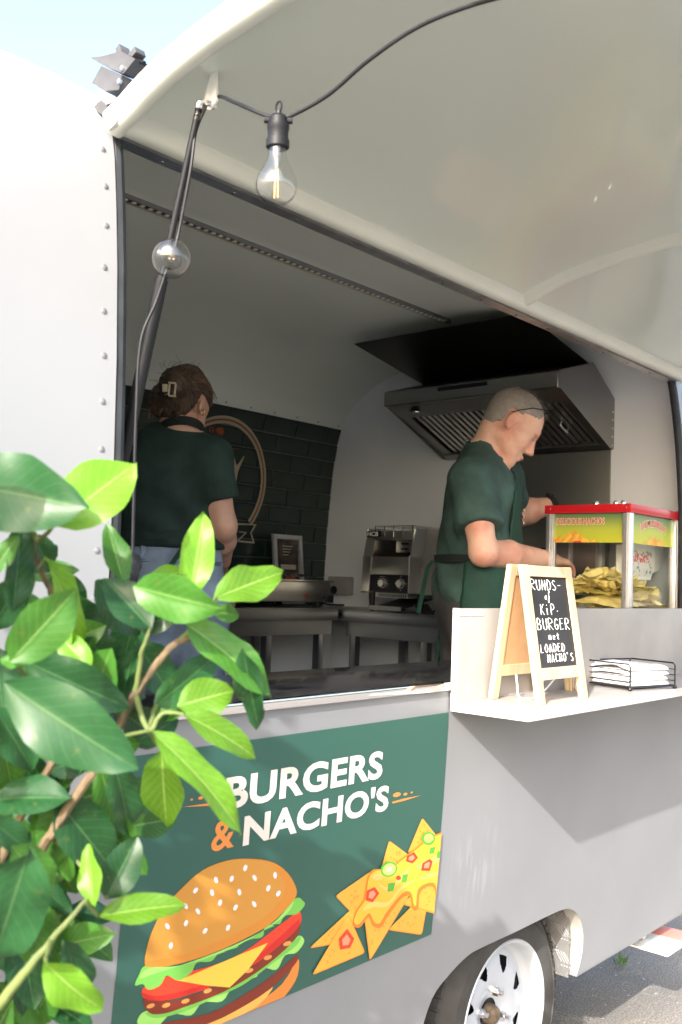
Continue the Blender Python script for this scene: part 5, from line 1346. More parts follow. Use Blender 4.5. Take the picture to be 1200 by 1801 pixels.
def head_frame(g, pitch):
    g = Vector(g).normalized(); Fh = (g*math.cos(pitch)+Vector((0, 0, -math.sin(pitch)))).normalized()
    Sh = Fh.cross(Vector((0, 0, 1))).normalized(); Uh = Sh.cross(Fh).normalized()
    return Fh, Uh, Sh
def add_head(s, o, Fh, Uh, Sh, q=1.0):
    A = [list(Fh), list(Uh), list(Sh)]
    def P(f, u, d=0): return np.array(o+Fh*f*q+Uh*u*q+Sh*d*q)
    s.el(P(-.004, .045), np.array((.100, .085, .077))*q, A, .01)
    s.el(P(.030, .01), np.array((.068, .085, .066))*q, A, .02)
    s.el(P(.044, -.045), np.array((.052, .066, .053))*q, A, .02)
    s.rc(P(-.005, -.055, .05), P(.062, -.092, .022), .018*q, .017*q, .02); s.rc(P(-.005, -.055, -.05), P(.062, -.092, -.022), .018*q, .017*q, .02)
    s.el(P(.079, -.098), np.array((.020, .020, .024))*q, A, .018)
    s.rc(P(.090, .030, .025), P(.090, .030, -.025), .012*q, .012*q, .014)
    s.rc(P(.097, .016), P(.116, -.026), .0075*q, .0105*q, .010); s.el(P(.117, -.030), np.array((.013, .010, .012))*q, A, .006)
    for d in (-1, 1):
        s.el(P(.105, -.036, .012*d), np.array((.010, .0075, .008))*q, A, .006)
        s.el(P(.087, .010, .033*d), np.array((.017, .012, .017))*q, A, .008, sub=True)
        s.el(P(.078, .008, .031*d), np.array((.013, .012, .014))*q, A, .006)
        s.el(P(.058, -.03, .045*d), np.array((.026, .022, .014))*q, A, .016)
        # ear: rim with a hollow
        s.el(P(-.012, .0, .076*d), np.array((.019, .034, .008))*q, A, .004); s.el(P(-.008, .002, .084*d), np.array((.011, .021, .007))*q, A, .003, sub=True)
        s.el(P(-.006, -.026, .076*d), np.array((.010, .011, .007))*q, A, .004)
    s.el(P(.100, -.062), np.array((.011, .0065, .022))*q, A, .005); s.el(P(.097, -.074), np.array((.010, .0065, .018))*q, A, .005)
    s.el(P(.106, -.068), np.array((.008, .0016, .024))*q, A, .002, sub=True)
    return P
def add_hand(s, wr, d, pn, q=1.0, curl=.9):
    """wr wrist, d direction of the hand, pn palm normal (fingers curl towards it); side = thumb side"""
    d = Vector(d).normalized(); pn = Vector(pn); pn = (pn-d*pn.dot(d)).normalized(); sd_ = d.cross(pn)
    wr = Vector(wr)
    s.rc(wr, wr+d*.03*q, .024*q, .026*q, .012)
    for t in (-.026, -.009, .009, .026): s.rc(wr+d*.02*q+sd_*t*.6*q, wr+d*.082*q+sd_*t*q, .0135*q, .0115*q, .012)
    for t, L in ((-.027, .066), (-.009, .078), (.009, .083), (.026, .074)):
        a0 = wr+d*.084*q+sd_*t*q; dd = d.copy(); c_ = 0
        for seg, r0, r1 in ((.46, .0098, .0088), (.30, .0088, .0080), (.24, .0080, .0068)):
            c_ += curl*(.45 if seg > .4 else .62)
            dd = d*math.cos(c_)+pn*math.sin(c_); b0 = a0+dd*L*seg*q
            s.rc(a0, b0, r0*q, r1*q, .0035); a0 = b0
    t0 = wr+d*.025*q+sd_*.024*q; t1 = t0+(d*.6+sd_*.75+pn*.3).normalized()*.042*q; t2 = t1+(d*.85+sd_*.1+pn*.6).normalized()*.032*q; t3 = t2+(d*.8-sd_*.2+pn*.7).normalized()*.025*q
    s.rc(t0, t1, .0145*q, .0115*q, .010); s.rc(t1, t2, .0108*q, .0095*q, .003); s.rc(t2, t3, .0095*q, .0075*q, .003)

# ================= the man in profile
gm = Vector((.70, -.714, 0)).normalized(); sm_ = Vector((gm.y, -gm.x, 0)); zu = Vector((0, 0, 1))       # sm_ points to his right, towards the opening
AM = [list(gm), list(sm_), [0, 0, 1]]
FLOOR = .452
MAN = thing('person', (2.56, 1.75, FLOOR), 'man in green shirt and apron with glasses on his head, bending over the counter', 'person', 'people working in the trailer')
chest = oD(848, 886, 3.14); waist = oD(842, 985, 3.14); pel = Vector((waist.x-.01, waist.y, waist.z-.16))
rs = oD(832, 846, 2.985); ls = oD(884, 842, 3.33); nb_ = oD(850, 802, 3.15)
rel = oD(850, 972, 2.91); rwr = oD(963, 984, 3.17)
lel = oD(905, 905, 3.43); lwr = oD(972, 888, 3.50)
hc = oD(896, 748, 3.13)
Fh, Uh, Sh = head_frame(gm, R(37))
lo = Vector((2.15, 1.25, FLOOR)); hi = Vector((3.10, 2.15, 2.12))
s = SDF(lo, hi, .0055)
# trunk, arms, legs
s.el(chest, (.105, .158, .155), AM, .05); s.el(waist, (.118, .155, .16), AM, .05); s.el(pel, (.115, .165, .13), AM, .05)
s.rc(rs, ls, .055, .055, .05); s.rc(nb_, rs+zu*.01, .05, .05, .04); s.rc(nb_, ls+zu*.01, .05, .05, .04)
s.rc(rs, rel, .054, .040, .03); s.rc(rel, rel+(rwr-rel)*.35, .040, .0445, .02); s.rc(rel+(rwr-rel)*.35, rwr, .0445, .029, .02)
s.rc(ls, lel, .055, .045, .03); s.rc(lel, lel+(lwr-lel)*.35, .045, .045, .02); s.rc(lel+(lwr-lel)*.35, lwr, .045, .029, .02)
s.rc(nb_-zu*.03, hc-Uh*.045-Fh*.028, .058, .050, .02)
P = add_head(s, hc, Fh, Uh, Sh, .93)
add_hand(s, rwr, oD(1000, 990, 3.26)-rwr, Vector((0, .1, -1)), .98, .75); add_hand(s, lwr, (.75, -.55, -.2), Vector((0, 0, -1)), .98, .6)
for d_, fx in ((1, .02), (-1, -.03)):
    hip = pel+sm_*.085*d_-zu*.04; kn = Vector((hip.x, hip.y, FLOOR+.50))+gm*(.03+fx); an = Vector((hip.x, hip.y, FLOOR+.09))+gm*fx
    s.rc(hip, kn, .09, .06, .04); s.rc(kn, an, .06, .042, .03); s.rc(an-zu*.04, an-zu*.05+gm*.14, .04, .035, .03)
s.build('body', 'skin_man', MAN, it=1)
# shirt
s = SDF((2.2, 1.28, waist.z-.2), (3.0, 2.1, 1.93), .0065)
s.el(chest-gm*.004, (.118, .170, .165), AM, .05); s.el(waist+zu*.02, (.136, .174, .16), AM, .05); s.el(pel+zu*.05, (.134, .182, .13), AM, .05)
s.rc(rs, ls, .064, .064, .05); s.rc(nb_-zu*.004, rs+zu*.010, .060, .060, .04); s.rc(nb_-zu*.004, ls+zu*.010, .060, .060, .04)
s.rc(rs, rs+(rel-rs)*.64, .068, .072, .03, clip=1.0); s.rc(ls, ls+(lel-ls)*.62, .068, .068, .03, clip=1.0)
X, Y, Z = s.grid()
u_ = (X-chest.x)*gm.x+(Y-chest.y)*gm.y; v_ = (X-chest.x)*sm_.x+(Y-chest.y)*sm_.y; z_ = Z-chest.z
s.F += .006*np.sin(38*z_+9*u_+4*np.sin(14*v_))*np.clip((-.02-z_)/.10, 0, 1)+.0045*np.sin(30*(z_*.8+u_)+6*v_)*np.sin(9*z_+5*u_+1)+.002*np.sin(55*u_+30*z_)
s.F = np.maximum(s.F, (waist.z-.16)-Z)
s.F = np.maximum(s.F, -((np.sqrt((X-nb_.x)**2+(Y-nb_.y)**2+(Z-nb_.z-.045)**2))-.058))
nf_ = nb_+gm*.065+zu*.015
s.F = np.maximum(s.F, -((np.sqrt((X-nf_.x)**2+(Y-nf_.y)**2+(Z-nf_.z)**2))-.068))
nf_ = nb_+gm*.075+sm_*.055+zu*.0
s.F = np.maximum(s.F, -((np.sqrt((X-nf_.x)**2+(Y-nf_.y)**2+(Z-nf_.z)**2))-.066))
n0 = nb_-zu*.03; n1 = hc-Uh*.045-Fh*.028; na = (n1-n0).normalized()
nf = (gm-na*gm.dot(na)).normalized()
h_ = (X-n0.x)*na.x+(Y-n0.y)*na.y+(Z-n0.z)*na.z; f_ = (X-n0.x)*nf.x+(Y-n0.y)*nf.y+(Z-n0.z)*nf.z
rad = np.sqrt(np.maximum(1e-9, (X-n0.x-h_*na.x)**2+(Y-n0.y-h_*na.y)**2+(Z-n0.z-h_*na.z)**2))
col_ = np.maximum(np.abs(rad-(.077-.22*h_))-.0075, np.maximum(-.02-h_, h_-(.062-.25*np.maximum(0, f_+.02))))
col_ = np.maximum(col_, f_-.048)
s.F = np.minimum(s.F, col_)
s.build('shirt', 'tee_green', MAN, it=2)
# apron: bib and skirt
def apron(name, zlo, zhi, cond, infl):
    s = SDF((2.2, 1.28, .75), (3.0, 2.1, 1.80), .007)
    s.el(chest-gm*.004, (.118+infl, .170+infl, .165+infl), AM, .05); s.el(waist+zu*.02, (.130+infl, .167+infl, .16+infl), AM, .05); s.el(pel-zu*.06, (.128+infl, .178+infl, .22), AM, .05)
    s.el(pel-zu*.26, (.142+infl, .198+infl, .34), AM, .05); s.el(pel+zu*.04, (.130+infl, .178+infl, .17), AM, .05)
    inner = s.F+.016
    X, Y, Z = s.grid(); u_ = (X-waist.x)*gm.x+(Y-waist.y)*gm.y
    F_ = np.maximum(s.F, -inner); F_ = np.maximum(F_, np.maximum(zlo-Z, Z-zhi))
    F_ = np.maximum(F_, cond(X, Y, Z, u_)); s.F = F_
    return s.build(name, 'apron_green', MAN, it=2)
wz = waist.z-.005
apron('apron_bib', wz-.02, chest.z+.105, lambda X, Y, Z, u: .055+(Z-wz)*.10-u, .010)
ask = apron('apron_skirt', pel.z-.48, wz+.0, lambda X, Y, Z, u: -.075-(wz-Z)*.10-u, .022)
# straps
def ringpts(z, inf, t0, t1, n=30):
    return [Vector((waist.x, waist.y, z))+gm*math.cos(t)*(.130+inf)+sm_*math.sin(t)*(.168+inf) for t in np.linspace(t0, t1, n)]
m = MB(); rp_ = ringpts(wz+.005, .013, 0, 2*math.pi)
m.grid(lambda i, j: rp_[int(i)]+zu*j, range(30), [-.012, .012]); m.build('apron_strap', 'strap_black', MAN, smooth=60)
bk0 = Vector((waist.x, waist.y, wz))-gm*.145
m = MB()
tp_ = catmull([bk0, bk0-gm*.02-zu*.03, bk0-gm*.035-zu*.10+sm_*.02, bk0-gm*.05-zu*.17+sm_*.03], 5)
m.grid(lambda i, j: tp_[int(i)]+(sm_*.6+gm*.5)*j, range(len(tp_)), [-.012, .012]); m.build('apron_tie', 'apron_green', MAN, smooth=60)
mat('apron_logo', (.55, .52, .42), .6)
m = MB()
for k in range(3):
    c = chest+gm*.124-zu*(.02+.02*k)+sm_*.045; m.box(c, (.003, .022, .008), Matrix((gm, sm_, zu)).transposed())
m.build('apron_print', 'apron_logo', MAN)
# trousers
s = SDF((2.2, 1.3, FLOOR+.02), (3.0, 2.15, waist.z), .008)
s.el(pel, (.124, .172, .14), AM, .05); s.el(pel+zu*.06, (.120, .165, .10), AM, .05)
for d_, fx in ((1, .02), (-1, -.03)):
    hip = pel+sm_*.085*d_-zu*.04; kn = Vector((hip.x, hip.y, FLOOR+.50))+gm*(.03+fx); an = Vector((hip.x, hip.y, FLOOR+.09))+gm*fx
    s.rc(hip, kn, .10, .078, .04); s.rc(kn, an-zu*.02, .078, .066, .03)
X, Y, Z = s.grid(); s.F += .003*np.sin(40*Z+10*X); s.F = np.maximum(s.F, Z-(pel.z+.085))
TRO = s.build('jeans', 'denim_grey', MAN, it=1)
c = oD(791, 1068, 3.04)
m = MB(); m.box(c, (.030, .006, .05), Matrix((gm, sm_, zu)).transposed() @ Matrix.Rotation(R(-18), 3, 'Y')); m.build('pocket_phone', 'white_plastic', TRO, bevel=.003)
# hair: short crop over the skull
def hair_cap(o, Fh, Uh, Sh, q, infl, cut):
    s = SDF(np.array(o)-.15, np.array(o)+.16, .0042); A = [list(Fh), list(Uh), list(Sh)]
    Pq = lambda f, u, d=0: np.array(o+Fh*f*q+Uh*u*q+Sh*d*q)
    s.el(Pq(-.004, .045), np.array((.100, .085, .077))*q+infl, A, .01); s.el(Pq(-.03, -.0), np.array((.062, .075, .064))*q+infl, A, .02)
    X, Y, Z = s.grid(); c = np.array(o)
    f = ((X-c[0])*Fh.x+(Y-c[1])*Fh.y+(Z-c[2])*Fh.z)/q; u = ((X-c[0])*Uh.x+(Y-c[1])*Uh.y+(Z-c[2])*Uh.z)/q; d = ((X-c[0])*Sh.x+(Y-c[1])*Sh.y+(Z-c[2])*Sh.z)/q
    s.F += .0008*np.sin(300*f+60*np.sin(90*u))*np.sin(260*d+50*u)
    s.F = np.maximum(s.F, cut(f, u, d)*q); return s
def cutm(f, u, d):   # hairline: behind the temples, above the ear, down the nape
    line = np.where(f > .01, .045+(f-.01)*.35, np.where(f > -.035, .035, -.02+(f+.035)*.6))
    line = np.where(f < -.05, -.045, line)
    return np.maximum(line-u, f-(.068+.16*(u-.08)))
s = hair_cap(hc, Fh, Uh, Sh, .93, .0018, cutm)
s.build('hair', 'hair_grey', MAN, it=1)
m = MB(); rh = random.Random(3)
for k in range(420):      # short bristly strands on top
    th = rh.uniform(-1.35, 1.35); fi = rh.uniform(-.9, .95)
    n_ = Uh*math.cos(th)*math.sqrt(1-fi*fi*.9)+Sh*math.sin(th)*math.sqrt(1-fi*fi*.9)+Fh*fi*.95
    b0 = hc+Uh*.045*.93+(Uh*(n_.dot(Uh))*.0855+Sh*n_.dot(Sh)*.078+Fh*n_.dot(Fh)*.1)*.94
    f_, u2 = (b0-hc).dot(Fh)/.93, (b0-hc).dot(Uh)/.93
    if u2 < .055+max(0, f_)*.25 or f_ > .080: continue
    t_ = (n_*.6+Fh*.35+Uh*.1+Vector((rh.uniform(-.4, .4), rh.uniform(-.4, .4), rh.uniform(-.3, .3)))).normalized()
    m.cyl(b0, b0+t_*rh.uniform(.006, .015), .0006, .0002, 3, cap=False)
m.build('hair_strands', 'hair_grey', MAN, smooth=0)['kind'] = 'stuff'
def HPm(f, u, d=0): return hc+Fh*f*.93+Uh*u*.93+Sh*d*.93
for d_ in (1, -1):
    m = MB(); m.tube([HPm(.094, .0245, .014*d_), HPm(.0975, .029, .026*d_), HPm(.086, .029, .043*d_)], [.0012, .0022, .001], 6); m.build('eyebrow', 'brow', MAN)
    m = MB(); m.tube([HPm(.0915, .0045, .018*d_), HPm(.0945, .0028, .031*d_), HPm(.0865, .0055, .042*d_)], [.0007, .0013, .0007], 6); m.build('eyelid', 'eye_dark', MAN)
m = MB(); m.tube([HPm(.108, -.0685, -.014), HPm(.1125, -.0675, 0), HPm(.108, -.0685, .014), HPm(.100, -.070, .021)], [.0005, .001, .001, .0005], 6); m.build('mouth', 'lip', MAN)
# glasses pushed up on the head
GL = MB(); 
for d_ in (1, -1): GL.tube([HPm(-.028, .018, .083*d_), HPm(-.012, .040, .084*d_), HPm(.02, .076, .081*d_), HPm(.074, .112, .062*d_)], .0016, 6)
gl = GL.build('glasses', 'black_metal', MAN)
LG = glass_mat('lens_glass', (.9, .92, .92), 1.5, .02)
for d_ in (1, -1):
    cc = HPm(.077, .116, .033*d_); m = MB(); pts = [cc+Sh*math.cos(t)*.026+(Uh*.75+Fh*.35)*math.sin(t)*.017 for t in np.linspace(0, 2*math.pi, 22)[:-1]]
    m.tube(pts, .0013, 6, closed=True); m.build('lens_rim', 'black_metal', gl)
    m = MB(); m.add(pts, [list(range(len(pts)))]); m.build('lens', LG, gl)
# watch and wristband
def band(c, d, r, w_, name, mt):
    d = Vector(d).normalized(); m = MB(); m.lathe([(r, -w_/2), (r+.004, -w_/2), (r+.004, w_/2), (r, w_/2), (r, -w_/2)], c, d, 28); return m.build(name, mt, MAN)
wb = band(lel+(lwr-lel)*.93, lwr-lel, .031, .022, 'wrist_watch', 'strap_black')
m = MB(); cw = lel+(lwr-lel)*.93+zu*.035; m.cyl(cw, cw+zu*.008, .017, .016, 18); m.build('watch_case', 'black_metal', wb)
band(rel+(rwr-rel)*.94, rwr-rel, .032, .012, 'wristband', 'strap_black')
# glass bowl he holds
bw_ = oD(992, 1010, 3.30)
m = MB(); m.lathe([(.02, 0), (.035, .004), (.042, .03), (.040, .03), (.033, .006), (.018, .002), (0, .002)], Vector((bw_.x, bw_.y, bw_.z-.015)), (0, 0, 1), 24)
tag(m.build('sauce_cup', film), "clear plastic cup in the man's hand", 'cup')

# ================= the woman seen from behind
gw = Vector((.50, .866, 0)).normalized(); sw = Vector((gw.y, -gw.x, 0)); AW = [list(gw), list(sw), [0, 0, 1]]
D0 = 2.92
WO = thing('person', (oD(300, 1040, D0).x, oD(300, 1040, D0).y, FLOOR), 'woman with brown hair in a claw clip, in dark green tee, back turned', 'person', 'people working in the trailer')
wch = oD(302, 855, D0); wwa = oD(303, 950, D0); whp = oD(300, 1045, D0)
wls = oD(236, 808, D0+.04); wrs = oD(370, 808, D0-.02); wnb = oD(318, 765, D0+.0)
wre = oD(391, 925, D0-.02); wrw = oD(392, 985, D0+.14)
wle = oD(212, 930, D0+.06); wlw = oD(240, 990, D0+.22)
whc = oD(324, 716, D0+.03)
gh = (gw*.80+sw*.60).normalized()
Fw, Uw, Sw_ = head_frame(gh, R(30))
s = SDF((1.45, 1.95, FLOOR), (2.35, 2.75, 2.14), .0062)
s.el(wch, (.098, .150, .19), AW, .04); s.el(wwa, (.098, .135, .13), AW, .05); s.el(whp, (.115, .160, .14), AW, .05)
s.rc(wls, wrs, .048, .048, .05); s.rc(wnb, wrs+zu*.01, .04, .042, .04); s.rc(wnb, wls+zu*.01, .04, .042, .04)
for a_, e_, w_ in ((wrs, wre, wrw), (wls, wle, wlw)):
    s.rc(a_, e_, .05, .042, .03); s.rc(e_, e_+(w_-e_)*.4, .042, .040, .02); s.rc(e_+(w_-e_)*.4, w_, .040, .026, .02); add_hand(s, w_, (gw*.8-zu*.4), -zu, .88, .8)
s.rc(wnb-zu*.02, whc-Uw*.05-Fw*.02, .052, .047, .025)
add_head(s, whc, Fw, Uw, Sw_, .85)
for d_ in (1, -1):
    hip = whp+sw*.085*d_-zu*.04; kn = Vector((hip.x, hip.y, FLOOR+.46))+gw*.02; an = Vector((hip.x, hip.y, FLOOR+.085))
    s.rc(hip, kn, .09, .058, .04); s.rc(kn, an, .058, .04, .03); s.rc(an-zu*.04, an-zu*.045+gw*.13, .036, .032, .03)
s.build('body', 'skin_woman', WO, it=1)
s = SDF((1.5, 1.95, wwa.z-.08), (2.35, 2.7, 1.97), .0065)
s.el(wch, (.112, .166, .20), AW, .04); s.el(wwa+zu*.0, (.116, .160, .15), AW, .05)
s.rc(wls, wrs, .058, .058, .05); s.rc(wnb-zu*.012, wrs+zu*.01, .04, .05, .04); s.rc(wnb-zu*.012, wls+zu*.01, .04, .05, .04)
s.rc(wrs, wrs+(wre-wrs)*.62, .064, .070, .03, clip=1.0); s.rc(wls, wls+(wle-wls)*.62, .064, .070, .03, clip=1.0)
X, Y, Z = s.grid(); u_ = (X-wch.x)*gw.x+(Y-wch.y)*gw.y; v_ = (X-wch.x)*sw.x+(Y-wch.y)*sw.y; z_ = Z-wch.z
s.F += .0065*np.sin(45*z_+14*v_+3*np.sin(11*v_))*np.clip((-.02-z_)/.10, 0, 1)+.0045*np.sin(26*(z_+v_)+2)*np.sin(8*z_+4*v_)+.002*np.sin(40*v_-18*z_)
s.F = np.maximum(s.F, (wwa.z-.025)-Z); s.F = np.maximum(s.F, -(np.sqrt((X-wnb.x)**2+(Y-wnb.y)**2+(Z-wnb.z-.045)**2)-.062))
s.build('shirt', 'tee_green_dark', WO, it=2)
s = SDF((1.5, 1.95, FLOOR+.02), (2.35, 2.75, wwa.z+.01), .0075)
s.el(whp, (.126, .170, .15), AW, .05); s.el(wwa-zu*.05, (.108, .148, .10), AW, .05)
for d_ in (1, -1):
    hip = whp+sw*.085*d_-zu*.04; kn = Vector((hip.x, hip.y, FLOOR+.46))+gw*.02; an = Vector((hip.x, hip.y, FLOOR+.085))
    s.rc(hip, kn, .098, .08, .04); s.rc(kn, an, .08, .07, .03)
    s.el(whp+sw*.075*d_-gw*.055-zu*.02, (.075, .08, .09), AW, .04)
X, Y, Z = s.grid(); v_ = (X-whp.x)*sw.x+(Y-whp.y)*sw.y
s.F += .0016*np.sin(170*v_)*np.clip((Z-(wwa.z-.05))/.02, 0, 1)+.002*np.sin(35*Z+20*v_); s.F = np.maximum(s.F, Z-(wwa.z-.012))
JW = s.build('jeans', 'denim_blue', WO, it=1)
mat('denim_seam', (.12, .16, .23), .9)
def wback(v, z): # a point on her seat
    best = None
    dd = Vector(whp)+sw*v; ang = math.asin(max(-1, min(1, v/.172)))
    zz_ = (z-whp.z)/.15; rad = .128*math.cos(ang)*math.sqrt(max(.3, 1-min(.7, zz_*zz_*.5)))
    return Vector((dd.x, dd.y, z))-gw*(rad+.006)
for zz_ in (wwa.z-.018, wwa.z-.062, wwa.z-.068):
    m = MB(); m.tube([wback(v, zz_) for v in np.linspace(-.14, .14, 16)], .0022, 5); m.build('seam', 'denim_seam', JW)
for v in (-.10, .0, .10):
    m = MB(); p_ = wback(v, wwa.z-.042); m.box(p_, (.014, .012, .055), Matrix((sw, gw, zu)).transposed()); m.build('belt_loop', 'denim_blue', JW, bevel=.002)
# apron ties, neck strap
kn_ = Vector((wwa.x, wwa.y, wwa.z-.0))-gw*.122
for (dx_, ln) in ((-.02, .12), (.012, .06)):
    tp2 = catmull([kn_+sw*.03, kn_-gw*.014+sw*.02-zu*.01, kn_-gw*.02+sw*dx_-zu*ln*.6, kn_-gw*.018+sw*(dx_-.02)-zu*ln], 6)
    m = MB(); m.grid(lambda i, j: tp2[int(i)]+(sw*.8+zu*.3)*j, range(len(tp2)), [-.013, .013]); m.build('apron_tie', 'apron_green', WO, smooth=60)
rw = [Vector((wwa.x, wwa.y, wwa.z+.012))+gw*math.cos(t)*.121+sw*math.sin(t)*.164 for t in np.linspace(0, 2*math.pi, 36)]
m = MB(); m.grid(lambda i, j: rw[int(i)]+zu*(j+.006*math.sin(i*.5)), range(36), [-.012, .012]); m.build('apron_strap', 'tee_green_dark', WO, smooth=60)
m = MB(); ns = [wnb+zu*.006+(gw*math.cos(t)+sw*math.sin(t))*.069+zu*(-.028*math.cos(t)) for t in np.linspace(R(60), R(300), 24)]
m.grid(lambda i, j: ns[int(i)]+zu*j*1.0+(gw*math.cos(R(60)+i*.18)*.2)*j, range(24), [-.013, .013]); m.build('neck_strap', 'strap_black', WO, smooth=60)
# hair gathered up into a claw clip
def cutw(f, u, d): return np.maximum(np.maximum(f-.060-.3*(u-.06), -.075-u), np.where(np.abs(d) > .05, (f-.005)-np.maximum(0, u-.02)*2.5, -1))
s = hair_cap(whc, Fw, Uw, Sw_, .90, .010, cutw)
bun = oD(308, 674, D0-.085); tl_ = oD(318, 655, D0-.07)
s2 = SDF((whc.x-.2, whc.y-.2, whc.z-.15), (whc.x+.2, whc.y+.2, whc.z+.18), .0045)
A = [list(Fw), list(Uw), list(Sw_)]
nape = whc-Fw*.07-Uw*.045
s2.el(whc+Uw*.042-Fw*.006, (.093, .078, .076), A, .01); s2.el(whc-Fw*.045-Uw*.005, (.060, .070, .066), A, .02)
s2.rc(nape, bun, .036, .034, .03); s2.el(bun, (.042, .042, .044), None, .012); s2.rc(bun, tl_, .03, .018, .02)
s2.rc(whc+Uw*.09-Fw*.03, bun, .04, .03, .03); s2.el(whc-Sw_*.05-Fw*.05-Uw*.02, (.045, .05, .035), A, .03)
X, Y, Z = s2.grid(); c = np.array(whc)
f = (X-c[0])*Fw.x+(Y-c[1])*Fw.y+(Z-c[2])*Fw.z; u = (X-c[0])*Uw.x+(Y-c[1])*Uw.y+(Z-c[2])*Uw.z; d = (X-c[0])*Sw_.x+(Y-c[1])*Sw_.y+(Z-c[2])*Sw_.z
s2.F += .0022*np.sin(190*d+40*np.sin(30*u))*np.sin(60*f+20)+.0014*np.sin(310*u+150*d)
cutv = np.maximum(f-.052-.35*(u-.05), np.where((d > .045) & (f > -.035), .028-u, -1)); s2.F = np.maximum(s2.F, np.where((f > -.08), cutv, -1))
s2.F = np.maximum(s2.F, -.085-u)
s2.build('hair', 'hair_brown', WO, it=1)
mat('hair_light', (.17, .11, .07), .5, var=.4, vs=60)
m = MB(); rh = random.Random(11)
for k in range(150):
    t0_ = rh.uniform(-1.3, 1.3); st = whc+(Uw*math.cos(t0_)*.086+Sw_*math.sin(t0_)*.084)+Fw*rh.uniform(-.03, .05)+Uw*.03
    e_ = bun+Vector((rh.gauss(0, .016), rh.gauss(0, .016), rh.gauss(0, .02)))
    md = (st+e_)/2; md = md+(md-whc).normalized()*rh.uniform(.010, .03)
    m.tube(catmull([st, md, e_], 4), .0007, 3)
for k in range(70):
    a0 = bun+Vector((rh.gauss(0, .02), rh.gauss(0, .02), rh.gauss(.01, .02))); dr = Vector((rh.gauss(0, .5), rh.gauss(0, .5), rh.uniform(.1, 1))).normalized(); ln = rh.uniform(.03, .065)
    m.tube(catmull([a0, a0+dr*ln*.6, a0+dr*ln+Vector((rh.gauss(0, .01), rh.gauss(0, .01), -.008))], 3), .0006, 3)
for k in range(60):
    a0 = nape+Sw_*rh.uniform(-.06, .05)+Uw*rh.uniform(-.02, .03)-Fw*.012; m.tube(catmull([a0, a0-Uw*.02-Fw*.006+Sw_*rh.uniform(-.012, .012), a0-Uw*rh.uniform(.03, .06)+Sw_*rh.uniform(-.02, .015)], 3), .0006, 3)
m.build('hair_strands', 'hair_light', WO, smooth=0)['kind'] = 'stuff'
mat('clip_beige', (.55, .47, .36), .35)
cc = oD(303, 685, D0-.150); ur, uu_ = _RT, -_DN
m = MB()
for (x0_, y0_, x1_, y1_) in ((-.011, -.021, .011, -.016), (-.011, .016, .011, .021), (-.011, -.0158, -.006, .0158), (.006, -.0158, .011, .0158)):
    m.box(cc+ur*((x0_+x1_)/2)+uu_*((y0_+y1_)/2), (x1_-x0_, y1_-y0_, .008), Matrix((ur, uu_, -_F)).transposed() @ Matrix.Rotation(R(-6), 3, 'Z'))
cl_ = m.build('hair_clip', 'clip_beige', WO, bevel=.0012)
m = MB(); m.box(cc-ur*.020+uu_*.004, (.014, .022, .012), Matrix((ur, uu_, -_F)).transposed())
for k in range(4): m.tube([cc-ur*.012+uu_*(.012-.008*k)+_F*.002, cc-ur*.024+uu_*(.012-.008*k)+_F*.02], .0018, 5)
m.build('clip_teeth', 'clip_beige', cl_, bevel=.002)
mat('earring', (.75, .6, .3), .25, metal=1)
er = whc+Sw_*.074-Uw*.030-Fw*.008; m = MB(); m.tube([er+(Fw*math.cos(t)+Uw*math.sin(t))*.009 for t in np.linspace(0, 6.28, 15)[:-1]], .0016, 6, closed=True); m.build('earring', 'earring', WO)
